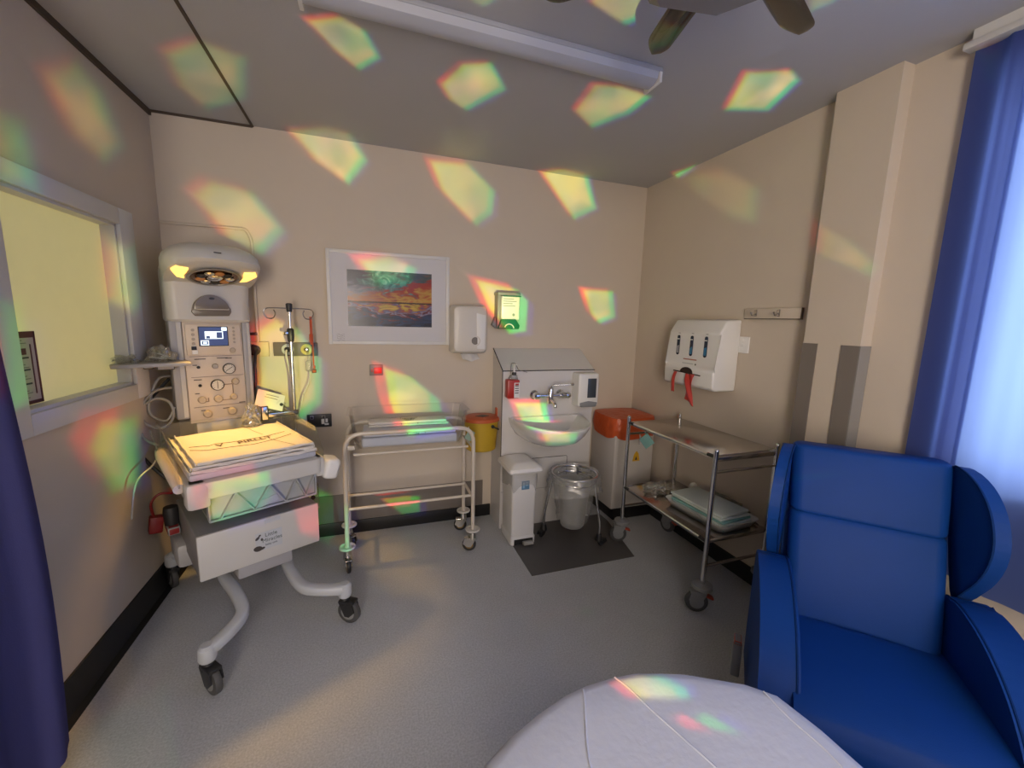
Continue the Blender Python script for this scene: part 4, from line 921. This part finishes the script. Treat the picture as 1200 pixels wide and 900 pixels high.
MB().use(mat('teal_tag', (.16, .32, .30), .5)).box((X0 + .02, Y1 - .17, .770), (.004, .075, .075), Euler((R(45), 0, R(25))), .001).tube([(X0, Y1 - .17, .83), (X0 + .02, Y1 - .17, .81)], .003, 5).build('tag', None, t_)
# pads in a white tray on the lower shelf
t_ = thing('pad_tray', 'white tray piled with pale green pads on the lower shelf of the steel trolley', 'tray', (1.86, 1.755, .407), R(4))
b_ = MB(); rr = lambda w_, d_, z: [(a, c_, z) for a, c_ in rrect(w_, d_, .04, 5)]
b_.loft([rr(.25, .38, 0), rr(.29, .42, .045), rr(.30, .43, .047), rr(.285, .415, .043), rr(.245, .375, .004), rr(.1, .1, .004)], cap=False); b_.face([(-.1, -.17, .004), (.1, -.17, .004), (.1, .17, .004), (-.1, .17, .004)]); b_.build('tray', mat('tray_white', (.70, .70, .66), .4), t_, solid=.002)
mg = mat('green_pad', (.22, .42, .40), .8, bump=.1); mw = mat('white_pad', (.60, .66, .62), .8, bump=.1)
for k in range(5):
    MB().box((.004 * (k % 2), -.01 + .006 * k, .014 + .016 * k), (.235 - .004 * k, .36, .014), Euler((0, 0, R((-1) ** k * 1.5))), .005, 3).noise(.0025, 12, k).build('pad', mg if k % 2 == 0 and k < 4 else mw, t_)
crumple('plastic_bag', (1.80, 2.125, .407), (.09, .065, .032), 5.5, 'crumpled clear plastic bag beside the tray on the lower trolley shelf', 'bag', local=False, amp=.75)
crumple('plastic_wrapper', (2.022, 1.78, .407), (.008, .15, .05), 7.3, 'clear crumpled wrapper between the tray and the wall on the lower trolley shelf', 'wrapper', local=False)
o = MB().lathe([(.012, 0), (.022, .008), (.024, .03), (.014, .046), (.004, .05)], (0, 0, 0), 'Z', 16).noise(.004, 30).build('dressing_roll', mat('gauze', (.66, .60, .52), .9)); o.location = (1.985, 2.02, .407); o.scale = (1.2, 1.2, 1.6)
tag(o, 'small cream dressing roll behind the tray on the lower trolley shelf', 'dressing')

# ---------------------------------------------------------------- blue wing chair
m_blue = mat('blue_vinyl', (.005, .045, .22), .50, spec=.16, bump=.10, bscale=420, nscale=8, namt=.06)
m_pipe = mat('dark_blue_piping', (.004, .028, .13), .7, spec=.1)
t_ = thing('wing_chair', 'bright blue vinyl high-backed armchair with side wings, in front of the window curtain', 'armchair', (1.672, .850, 0), R(-47.4))
def rr3(w_, d_, r_, y, z, cx=0, n=5, lean=0.0): return [(cx + a, y + c_, z + c_ * lean) for a, c_ in rrect(w_, d_, r_, n)]
# seat cushion (grid for the soft doming)
s_ = MB(); prof = [(.03, .30), (.03, .392), (.0, .405), (-.12, .415), (-.25, .425), (-.38, .428), (-.46, .418), (-.505, .39), (-.525, .345), (-.527, .30), (-.52, .27)]
pp = smoothpath([(0, a, b_) for a, b_ in prof], 4)
s_.grid(lambda u_, v_: (lambda p, w_: (w_, p.y, p.z + .012 * (1 - (w_ / .25) ** 2) * (1 if -.5 < p.y < 0.0 else 0) ))(pp[int(round(v_ * (len(pp) - 1)))], -.25 + .50 * u_), 24, len(pp) - 1)
s_.face([(-.25, .03, .30), (.25, .03, .30), (.25, -.52, .27), (-.25, -.52, .27)]); s_.build('seat_cushion', m_blue, t_, smooth=60)
MB().span((-.25, -.515, .09), (.25, .05, .29), .02).build('seat_box', m_blue, t_)
# arms
for sg_ in (-1, 1):
    prof = [(.10, .10), (.10, .54), (.06, .592), (-.02, .605), (-.12, .597), (-.22, .572), (-.32, .528), (-.41, .460), (-.475, .375), (-.515, .28), (-.53, .18), (-.525, .10)]
    sm = [(p.y, p.z) for p in smoothpath([(0, a, b_) for a, b_ in prof], 3)]
    lo, hi = sorted((sg_ * .230, sg_ * .340))
    a_ = MB().prism(sm, lo, hi, 'X', .032, 5).build('arm', m_blue, t_, smooth=50)
    MB().tube([(sg_ * .239, y, z) for y, z in sm[3:-1]], .0035, 6).build('arm_piping', m_pipe, a_)
# back: upper headrest pad and lower back pad, leaning
def bk(z): return .208 * (z - .40) / .62
def pad(z0, z1, w0, w1, th_=.09, bulge=.008):
    g = MB(); rings = []
    TT = [0, .008, .025, .06, .3, .5, .7, .94, .975, .992, 1]
    for t in TT:
        z = z0 + (z1 - z0) * t; w_ = w0 + (w1 - w0) * t
        ed = 1 - max(0, (abs(2 * t - 1) - .9) / .1) ** 2.5
        d_ = th_ * (.86 + .14 * ed); y = bk(z) + .045 - bulge * math.sin(PI * t)
        rings.append([(a, y + c_, z) for a, c_ in rrect((w_ - .015 * (1 - ed)) * 2, d_, min(.045, d_ * .45), 5)])
    g.loft(rings); return g
pad(.36, .772, .230, .238).build('back_pad', m_blue, t_, smooth=60)
pad(.770, 1.025, .238, .246, .09, .004).build('headrest_pad', m_blue, t_, smooth=60)
MB().prism([(bk(.12) + .10, .12), (bk(1.0) + .075, 1.0), (bk(1.0) + .09, .99), (bk(.12) + .15, .12)], -.25, .25, 'X', .006).build('back_panel', m_blue, t_)
for sg_ in (-1, 1):
    prof = [(.255, 1.012), (.19, 1.025), (.105, .995), (.040, .93), (.005, .845), (.005, .765), (.03, .69), (.07, .625), (.105, .575), (.13, .59), (.19, .80)]
    sm = [(p.y, p.z) for p in smoothpath([(0, a, b_) for a, b_ in prof], 3)]
    g = MB().prism(sm, -.020, .020, 'X', .016, 4); 
    for v in g.bm.verts:
        f_ = max(0, .20 - v.co.y); v.co.x = v.co.x * 1.0 + sg_ * (.262 + f_ * .22)
    w_ = g.build('wing', m_blue, t_, smooth=50)
    MB().tube([(sg_ * (.262 + max(0, .20 - y) * .22) - sg_ * .020, y, z) for y, z in sm[2:-4]], .0035, 6).build('wing_piping', m_pipe, w_)
for x, y in ((-.30, -.46), (.30, -.46), (-.28, .12), (.28, .12)): caster(t_, x, y, .10, .040, .022, R(90), m_dark, m_dark, m_greyp)
lv = MB().use(m_greyp).prism([(-.11, .13), (-.05, .13), (-.045, .24), (-.09, .27), (-.115, .2)], -.395, -.362, 'X', .006).use(m_redp).span((-.392, -.10, .262), (-.365, -.05, .278), .003); lv.build('release_handle', None, t_)

# ---------------------------------------------------------------- bed with white sheet
out_ = [(.905, .30), (.907, .42), (.905, .50), (.890, .590), (.845, .635), (.78, .672), (.72, .705), (.669, .724), (.60, .745), (.537, .750), (.47, .750), (.407, .741), (.33, .718), (.263, .691), (.20, .657), (.150, .610), (.110, .54), (.09, .45), (.085, .30)]
t_ = thing('hospital_bed', 'hospital bed whose rounded foot end shows at the bottom edge of the view', 'bed', (.495, -.35, 0))
ox, oy = .495, -.35
cont = [(x - ox, y - oy) for x, y in out_] + [(.085 - ox, -1.35 - oy), (.905 - ox, -1.35 - oy)]
def scl(k, z): return [(x * (1 - k / .42), y - k * (1 if y > 0 else -1), z) for x, y in cont]
MB().loft([scl(.03, .50), scl(.012, .51), scl(.01, .62), scl(.02, .636), scl(.05, .642)]).build('mattress', mat('mattress_cover', (.10, .12, .2), .5), t_)
MB().span((-.33, -.9, .34), (.33, .95, .49), .02).span((-.30, -.7, .1), (.30, .7, .2), .02).span((-.1, -.3, .2), (.1, .3, .34), .01).build('base', m_greyp, t_)
for x, y in ((-.28, -.7), (.28, -.7), (-.28, .7), (.28, .7)): caster(t_, x, y, .15, .06, .03, R(30))
m_bs = mat('white_bed_sheet', (.60, .62, .70), .8, bump=.12, bscale=55)
b_ = MB()
def cs(k, z, wv=0): 
    r_ = scl(k, z); return [(x, y, zz + wv * math.sin(i * 2.1)) for i, (x, y, zz) in enumerate(r_)]
b_.loft([cs(.004, .44, .02), cs(-.002, .52), cs(-.004, .60), cs(-.003, .632), cs(.006, .647), cs(.025, .6515), cs(.1, .652), cs(.25, .652)])
def wp(x, y, z=.6518): return (x - ox, y - oy, z)
b_.tube(smoothpath([wp(.455, .735, .650), wp(.44, .70), wp(.40, .62), wp(.375, .55), wp(.355, .48), wp(.34, .35)], 5), .0028, 6)
b_.tube(smoothpath([wp(.545, .742, .650), wp(.56, .70), wp(.575, .64), wp(.60, .56), wp(.62, .49), wp(.64, .38)], 5), .0024, 6)
b_.tube(smoothpath([wp(.86, .60), wp(.855, .53), wp(.86, .46), wp(.85, .36)], 5), .002, 6)
o = b_.build('bed_sheet', m_bs, None, smooth=60); o.location = (ox, oy, 0); tag(o, 'white cotton sheet pulled over the rounded foot end of the bed', 'bed sheet')
b_ = MB().grid(lambda u_, v_: (.04 * v_ * (2 * u_ - 1) * (1 - v_ * .3), .035 * v_ - .012 * math.sin(u_ * PI), .05 - .07 * v_ + .008 * math.sin(u_ * 7)), 10, 8).build('sheet_corner', m_bs, None, solid=.002)
b_.location = (ox - .495 + .125, .665, .575); b_.rotation_euler = (0, 0, R(35)); b_.parent = o; b_.location = (.145 - ox, .63 - oy, .57)

# ---------------------------------------------------------------- curtains
def curtain(name, x, y0, y1, z0, z1, m, amp, n, seed, edge=None):
    g = MB()
    def f(u_, v_):
        y = y0 + (y1 - y0) * u_; fl = .55 + .45 * (1 - v_)
        ph = u_ * n * 2 * PI + .8 * math.sin(u_ * 7 + seed)
        xx = x + amp * fl * math.sin(ph) * (1.25 + .4 * math.sin(ph * .37 + seed)) + .3 * amp * math.sin(ph * 2.3 + seed + v_ * 1.2)
        yy = y + .25 * amp * math.cos(ph) + (edge(v_) * (1 - u_) if edge else 0)
        return (xx, yy, z0 + (z1 - z0) * v_ + .006 * math.sin(ph * .5) * (1 - v_))
    g.grid(f, int(n * 16), 24); return g.build(name, m, None, smooth=80)
m_c1 = mat_cloth('blue_curtain', (.07, .10, .33), (.15, .20, .46), .5)
m_c2 = mat_cloth('blue_curtain_single', (.10, .15, .42), (.27, .35, .60), .6)
m_c3 = mat_cloth('purple_blue_curtain', (.085, .085, .22), (.12, .12, .4), .2)
tag(curtain('window_curtain', 2.06, 1.003, .850, .50, 2.49, m_c1, .012, 1.2, 1.0), 'darker blue folded edge of the window curtain next to the bare wall', 'curtain')
tag(curtain('window_curtain', 2.052, .858, -1.75, .575, 2.49, m_c2, .020, 10, 2.0), 'pale blue sunlit curtain hanging across the bright window behind the armchair', 'curtain')
tag(curtain('privacy_curtain', -.955, 1.545, .10, .11, 2.47, m_c3, .030, 6, 3.0, lambda v_: .03 * math.sin(v_ * 6.5) - .01), 'purple-blue privacy curtain hanging by the wall at the edge of the lit internal window', 'curtain')
tag(MB().span((2.035, -1.7, 2.496), (2.085, 1.03, 2.520), .004).span((2.045, -1.7, 2.518), (2.075, 1.01, CZ)).build('curtain_rail', m_frame), 'white rail carrying the blue window curtains at the ceiling', 'curtain rail')
tag(MB().span((-.972, -.3, 2.475), (-.938, 1.58, 2.497), .004).span((-.96, 1.4, 2.497), (-.95, 1.42, CZ)).span((-.96, .4, 2.497), (-.95, .42, CZ)).build('curtain_rail', m_frame), 'white ceiling rail carrying the purple-blue privacy curtain', 'curtain rail')
# ---------------------------------------------------------------- light
wd = bpy.data.worlds.new('World'); SC.world = wd; wd.use_nodes = True
wd.node_tree.nodes['Background'].inputs[0].default_value = (.62, .76, 1, 1); wd.node_tree.nodes['Background'].inputs[1].default_value = .5
def area(name, loc, rot, sx_, sy_, col, e):
    l = bpy.data.lights.new(name, 'AREA'); l.shape = 'RECTANGLE'; l.size = sx_; l.size_y = sy_; l.color = col; l.energy = e
    o = bpy.data.objects.new(name, l); COL.objects.link(o); o.location = loc; o.rotation_euler = rot; return o
area('window_daylight', (RX + .30, (VY0 + VY1) / 2, 1.75), (0, R(90), 0), 1.5, 2.7, (.72, .84, 1.0), DAY)
area('added_wall_fill', (-.62, FY + .22, 1.35), (R(90), 0, R(-34)), .8, 1.9, (1.0, .87, .74), ROOM)  # added warm fill behind the camera to lift the back and right walls
area('added_top_fill', (.5, -1.2, CZ - .03), (0, 0, 0), .9, .9, (1.0, .90, .82), TOP)  # added overhead fill, out of view, to brighten floor, bed and level tops
l = bpy.data.lights.new('warmer_lamp', 'SPOT'); l.energy = HEAT; l.color = (1, .55, .12); l.spot_size = R(62); l.spot_blend = .6; l.shadow_soft_size = .05
o = bpy.data.objects.new('warmer_lamp', l); COL.objects.link(o); o.location = wl(-.006, .27, 1.655); tgt = Vector(wl(.0, .12, .86)); o.rotation_euler = (tgt - o.location).to_track_quat('-Z', 'Y').to_euler()

# coloured patches thrown round the room by a small crystal projector behind the viewer
SRC = Vector((.35, .02, 1.12))
PATCHES = [
    ('c1', 6.299, 0.020, 0.100, (0.560, 0.829, 0.000), [(-0.773, 2.261, 2.557), (-0.609, 2.117, 2.557), (-0.470, 2.175, 2.557), (-0.560, 2.538, 2.557), (-0.778, 2.752, 2.557), (-0.817, 2.531, 2.557)]),
    ('l1', 5.455, 0.030, 0.120, (0.000, 0.997, 0.082), [(-1.078, 2.102, 2.336), (-1.078, 2.278, 2.455), (-1.078, 2.420, 2.430), (-1.078, 2.546, 2.261), (-1.078, 2.398, 2.149), (-1.078, 2.221, 2.199)]),
    ('l2', 3.273, 0.030, 0.350, (0.000, 0.994, -0.107), [(-1.078, 1.804, 2.105), (-1.078, 1.907, 2.113), (-1.078, 1.928, 2.004), (-1.078, 1.931, 1.912), (-1.078, 1.765, 1.901)]),
    ('c2', 7.740, 0.012, 0.100, (0.833, 0.553, 0.000), [(-0.186, 1.832, 2.557), (-0.077, 1.771, 2.557), (0.008, 1.816, 2.557), (0.063, 1.962, 2.557), (-0.019, 2.082, 2.557), (-0.112, 1.968, 2.557)]),
    ('b1', 10.664, 0.018, 0.100, (0.907, 0.000, -0.422), [(-0.411, 2.900, 2.577), (-0.254, 2.900, 2.641), (-0.099, 2.900, 2.619), (-0.001, 2.900, 2.469), (-0.109, 2.900, 2.325), (-0.282, 2.900, 2.428)]),
    ('b2', 6.912, 0.020, 0.130, (0.863, 0.000, -0.505), [(-0.925, 2.900, 2.162), (-0.839, 2.900, 2.240), (-0.642, 2.900, 2.205), (-0.485, 2.900, 2.007), (-0.609, 2.900, 1.869), (-0.769, 2.900, 1.942)]),
    ('c3', 9.450, 0.012, 0.100, (0.871, 0.491, 0.000), [(0.333, 2.057, 2.557), (0.393, 1.878, 2.557), (0.500, 1.823, 2.557), (0.616, 1.987, 2.557), (0.494, 2.246, 2.557), (0.394, 2.173, 2.557)]),
    ('c4', 8.783, 0.012, 0.100, (0.930, 0.367, 0.000), [(1.002, 2.037, 2.557), (0.978, 1.803, 2.557), (1.091, 1.772, 2.557), (1.266, 1.792, 2.557), (1.268, 1.964, 2.557), (1.172, 2.165, 2.557)]),
    ('c5', 11.980, 0.012, 0.100, (0.976, 0.217, 0.000), [(1.682, 1.756, 2.557), (1.516, 1.490, 2.557), (1.676, 1.413, 2.557), (1.768, 1.448, 2.557), (1.870, 1.679, 2.557)]),
    ('c6', 5.155, 0.012, 0.100, (0.976, 0.216, 0.000), [(0.687, 1.339, 2.557), (0.730, 1.387, 2.557), (0.884, 1.433, 2.557), (0.945, 1.343, 2.557), (0.929, 1.263, 2.557)]),
    ('c7', 3.656, 0.012, 0.100, (0.948, 0.319, 0.000), [(0.338, 1.486, 2.557), (0.356, 1.525, 2.557), (0.393, 1.535, 2.557), (0.421, 1.496, 2.557), (0.426, 1.444, 2.557)]),
    ('c8', 3.168, 0.012, 0.100, (0.995, 0.100, 0.000), [(1.327, 1.093, 2.557), (1.431, 1.153, 2.557), (1.458, 1.102, 2.557), (1.437, 1.050, 2.557)]),
    ('b3', 8.154, 0.015, 0.100, (0.918, 0.000, -0.396), [(0.393, 2.900, 2.520), (0.641, 2.900, 2.540), (0.829, 2.900, 2.390), (0.813, 2.900, 2.243), (0.705, 2.900, 2.153), (0.464, 2.900, 2.356)]),
    ('b4', 14.520, 0.012, 0.100, (0.937, 0.000, -0.350), [(1.186, 2.900, 2.560), (1.331, 2.900, 2.615), (1.541, 2.900, 2.591), (1.634, 2.900, 2.362), (1.453, 2.900, 2.269)]),
    ('b4f', 1.229, 0.040, 0.000, (0.932, -0.000, -0.363), [(0.443, 2.900, 2.769), (0.725, 2.900, 2.818), (0.741, 2.900, 2.581), (0.470, 2.900, 2.542)]),
    ('r1', 19.970, 0.008, 0.200, (0.000, -0.828, -0.561), [(2.100, 2.640, 2.604), (2.100, 2.419, 2.584), (2.100, 2.473, 2.563), (2.100, 2.580, 2.545)]),
    ('r1b', 2.825, 0.030, 0.100, (0.000, -0.827, -0.562), [(2.100, 2.511, 2.542), (2.100, 2.165, 2.457), (2.100, 1.912, 2.287), (2.100, 1.906, 2.118), (2.100, 2.096, 2.179), (2.100, 2.371, 2.386)]),
    ('r2', 1.503, 0.020, 0.200, (0.000, -0.817, -0.577), [(2.030, 1.465, 1.994), (2.030, 1.332, 1.902), (2.030, 1.200, 1.769), (2.030, 1.228, 1.743), (2.030, 1.446, 1.859)]),
    ('b5', 7.289, 0.020, 0.200, (0.876, 0.000, -0.482), [(-0.068, 2.900, 1.869), (0.110, 2.900, 1.904), (0.283, 2.900, 1.840), (0.243, 2.900, 1.738), (0.032, 2.900, 1.726)]),
    ('b6', 11.019, 0.012, 0.160, (0.889, 0.000, -0.459), [(0.697, 2.900, 1.792), (0.997, 2.900, 1.743), (1.086, 2.900, 1.662), (1.080, 2.900, 1.443), (0.953, 2.900, 1.422), (0.794, 2.900, 1.601)]),
    ('b7', 13.460, 0.012, 0.140, (0.907, 0.000, -0.421), [(1.561, 2.900, 1.759), (1.820, 2.900, 1.759), (1.858, 2.900, 1.560), (1.721, 2.900, 1.509), (1.640, 2.900, 1.580)]),
    ('b8', 10.022, 0.015, 0.200, (0.832, 0.000, -0.555), [(0.063, 2.900, 1.178), (0.235, 2.900, 1.117), (0.428, 2.900, 0.948), (0.452, 2.900, 0.804), (0.156, 2.900, 0.764), (0.091, 2.900, 0.954)]),
    ('s1', 10.242, 0.012, 0.220, (0.855, 0.000, -0.518), [(0.937, 2.660, 0.944), (1.170, 2.660, 0.935), (1.203, 2.660, 0.789), (0.999, 2.660, 0.794)]),
    ('s2', 5.379, 0.015, 0.250, (0.851, 0.000, -0.525), [(0.970, 2.240, 0.840), (1.204, 2.240, 0.825), (1.209, 2.240, 0.730), (1.020, 2.240, 0.744)]),
    ('b9', 14.478, 0.010, 0.300, (0.786, 0.000, -0.619), [(0.043, 2.900, 0.244), (0.195, 2.900, 0.251), (0.291, 2.900, 0.233), (0.290, 2.900, 0.121), (0.169, 2.900, 0.118)]),
    ('l3', 6.373, 0.030, 0.350, (0.000, 0.808, -0.589), [(-1.078, 2.028, 0.975), (-1.078, 2.115, 1.058), (-1.078, 2.363, 1.024), (-1.078, 2.353, 0.837), (-1.078, 2.314, 0.725), (-1.078, 2.134, 0.756)]),
    ('l4', 5.890, 0.030, 0.100, (0.000, 0.968, -0.250), [(-1.078, 2.389, 1.803), (-1.078, 2.543, 1.805), (-1.078, 2.568, 1.557), (-1.078, 2.495, 1.506), (-1.078, 2.367, 1.541)]),
    ('l5', 3.178, 0.030, 0.450, (0.000, 0.852, -0.523), [(-1.078, 1.696, 1.547), (-1.078, 1.768, 1.538), (-1.078, 1.779, 1.391), (-1.078, 1.763, 1.240), (-1.078, 1.664, 1.230)]),
    ('d1', 3.762, 0.020, 0.300, (0.598, 0.305, -0.742), [(-0.689, 1.938, 0.717), (-0.657, 1.954, 0.819), (-0.476, 2.047, 0.813), (-0.460, 2.055, 0.698), (-0.532, 2.018, 0.605), (-0.643, 1.961, 0.616)]),
    ('d2', 4.841, 0.020, 0.500, (0.621, 0.317, -0.717), [(-0.315, 2.185, 0.513), (-0.256, 2.215, 0.584), (-0.159, 2.264, 0.503), (-0.168, 2.260, 0.235), (-0.291, 2.197, 0.354)]),
    ('g1', 8.435, 0.020, 0.090, (0.815, 0.000, -0.580), [(-0.655, 2.900, 1.409), (-0.559, 2.900, 1.479), (-0.436, 2.900, 1.419), (-0.312, 2.900, 1.226), (-0.324, 2.900, 0.947), (-0.449, 2.900, 0.839), (-0.673, 2.900, 0.949)]),
    ('e1', 1.369, 0.020, 0.200, (0.953, -0.302, 0.000), [(0.535, 0.734, 0.650), (0.633, 0.734, 0.650), (0.676, 0.670, 0.650), (0.668, 0.649, 0.650), (0.557, 0.684, 0.650)]),
    ('e2', 0.787, 0.012, 0.350, (0.953, -0.304, 0.000), [(0.593, 0.651, 0.650), (0.674, 0.621, 0.650), (0.690, 0.605, 0.650), (0.723, 0.536, 0.650), (0.694, 0.553, 0.650), (0.659, 0.608, 0.650), (0.629, 0.605, 0.650)]),
    ('k1', 2.472, 0.020, 0.400, (0.000, -0.143, -0.990), [(2.000, 0.952, 2.432), (2.000, 0.917, 2.416), (2.000, 0.907, 2.333), (2.000, 0.930, 2.352)]),
    ('k2', 0.951, 0.020, 0.200, (-0.355, -0.935, 0.000), [(1.250, 0.872, 0.950), (1.595, 1.000, 0.950), (1.626, 0.975, 0.950), (1.217, 0.820, 0.950)]),
    ('f1', 0.554, 0.020, 0.100, (0.777, -0.630, 0.000), [(-1.099, 1.706, 0.000), (-0.840, 1.872, 0.000), (-0.643, 1.447, 0.000), (-0.972, 1.474, 0.000)]),]
def patch(name, power, soft, disp, ddir, pts):
    T = [(Vector(p) - SRC) for p in pts]; c = sum(T, Vector()) / len(T); D = c.normalized()
    T = [t.normalized() for t in T]
    ang = max(D.angle(t) for t in T)
    l = bpy.data.lights.new('projector_beam', 'SPOT'); l.energy = power * BEAM; l.spot_size = min(R(170), 2 * (ang * (1.3 + abs(disp)) + soft)); l.spot_blend = 0; l.shadow_soft_size = .006
    o = bpy.data.objects.new('projector_beam', l); COL.objects.link(o); o.location = SRC; o.rotation_euler = D.to_track_quat('-Z', 'Y').to_euler()
    l.use_nodes = True; nt = l.node_tree; em = [n for n in nt.nodes if n.type == 'EMISSION'][0]
    geo = nt.nodes.new('ShaderNodeNewGeometry')
    e = Vector(ddir); e = (e - D * e.dot(D)); e.normalize()
    size = 2 * ang; S = e * size * disp
    # order of the edges around the beam axis so that every inward normal is consistent
    last = None
    n = len(T)
    for i in range(n):
        Nn = T[i].cross(T[(i + 1) % n]); 
        if Nn.length < 1e-6: continue
        Nn.normalize()
        if Nn.dot(D) < 0: Nn = -Nn
        dt = nt.nodes.new('ShaderNodeVectorMath'); dt.operation = 'DOT_PRODUCT'; dt.inputs[1].default_value = Nn
        nt.links.new(geo.outputs['Incoming'], dt.inputs[0])
        sb = nt.nodes.new('ShaderNodeVectorMath'); sb.operation = 'SUBTRACT'; nt.links.new(dt.outputs['Value'], sb.inputs[0])
        k = Nn.dot(S); sb.inputs[1].default_value = (-k * .42, k * .42, k * 1.05)
        if last is None: last = sb.outputs[0]
        else:
            mn = nt.nodes.new('ShaderNodeVectorMath'); mn.operation = 'MINIMUM'; nt.links.new(last, mn.inputs[0]); nt.links.new(sb.outputs[0], mn.inputs[1]); last = mn.outputs[0]
    mr = nt.nodes.new('ShaderNodeMapRange'); mr.data_type = 'FLOAT_VECTOR'; mr.interpolation_type = 'SMOOTHSTEP'
    nt.links.new(last, mr.inputs['Vector'])
    w_ = soft * .45
    mr.inputs[7].default_value = (-w_,) * 3; mr.inputs[8].default_value = (w_,) * 3
    mr.inputs[9].default_value = (0, 0, 0); mr.inputs[10].default_value = (1, 1, 1)
    # uneven glass inside the beam
    nz_ = nt.nodes.new('ShaderNodeTexNoise'); nz_.inputs['Scale'].default_value = 2.2 / max(size, .02); nz_.inputs['Detail'].default_value = 1
    nt.links.new(geo.outputs['Incoming'], nz_.inputs['Vector'])
    m2 = nt.nodes.new('ShaderNodeMapRange'); m2.inputs['From Min'].default_value = .3; m2.inputs['From Max'].default_value = .7; m2.inputs['To Min'].default_value = .7; m2.inputs['To Max'].default_value = 1.15
    nt.links.new(nz_.outputs['Fac'], m2.inputs['Value'])
    ml = nt.nodes.new('ShaderNodeVectorMath'); ml.operation = 'MULTIPLY'; ml.inputs[1].default_value = (1.0, 1.0, .32)
    hv = nt.nodes.new('ShaderNodeVectorMath'); hv.operation = 'MULTIPLY_ADD'; hv.inputs[1].default_value = (2.2, 1.0, 1.5); hv.inputs[2].default_value = (-.12, .5, .25)
    nt.links.new(nz_.outputs['Color'], hv.inputs[0]); h2 = nt.nodes.new('ShaderNodeVectorMath'); h2.operation = 'MULTIPLY'; nt.links.new(hv.outputs[0], h2.inputs[0]); nt.links.new(mr.outputs['Vector'], h2.inputs[1])
    nt.links.new(h2.outputs[0], ml.inputs[0]); nt.links.new(ml.outputs[0], em.inputs['Color']); nt.links.new(m2.outputs[0], em.inputs['Strength'])
for (nm, I, soft, disp, dd, pts) in PATCHES: patch(nm, I, soft, disp, dd, pts)

# ---------------------------------------------------------------- camera
cam = bpy.data.cameras.new('camera'); co = bpy.data.objects.new('camera', cam); COL.objects.link(co); SC.camera = co
cam.sensor_width = 36; cam.lens = 36 * 482 / 1200; cam.clip_start = .02
CR = Matrix(((0.94464351, -0.02467031, 0.32716971), (-0.3269856, -0.15285126, 0.93258614), (0.02700111, -0.98794123, -0.15245678)))
co.matrix_world = Matrix.Translation((0, 0, 1.5)) @ Matrix((CR @ Vector((1, 0, 0)), CR @ Vector((0, -1, 0)), CR @ Vector((0, 0, -1)))).transposed().to_4x4()
vs = SC.view_settings; vs.view_transform = 'Standard'; vs.look = 'None'; vs.gamma = 1; vs.use_curve_mapping = False; vs.exposure = EXPO
SC.cycles.max_bounces = 8; SC.cycles.transparent_max_bounces = 12; SC.cycles.caustics_reflective = False; SC.cycles.caustics_refractive = False; SC.cycles.sample_clamp_indirect = 3
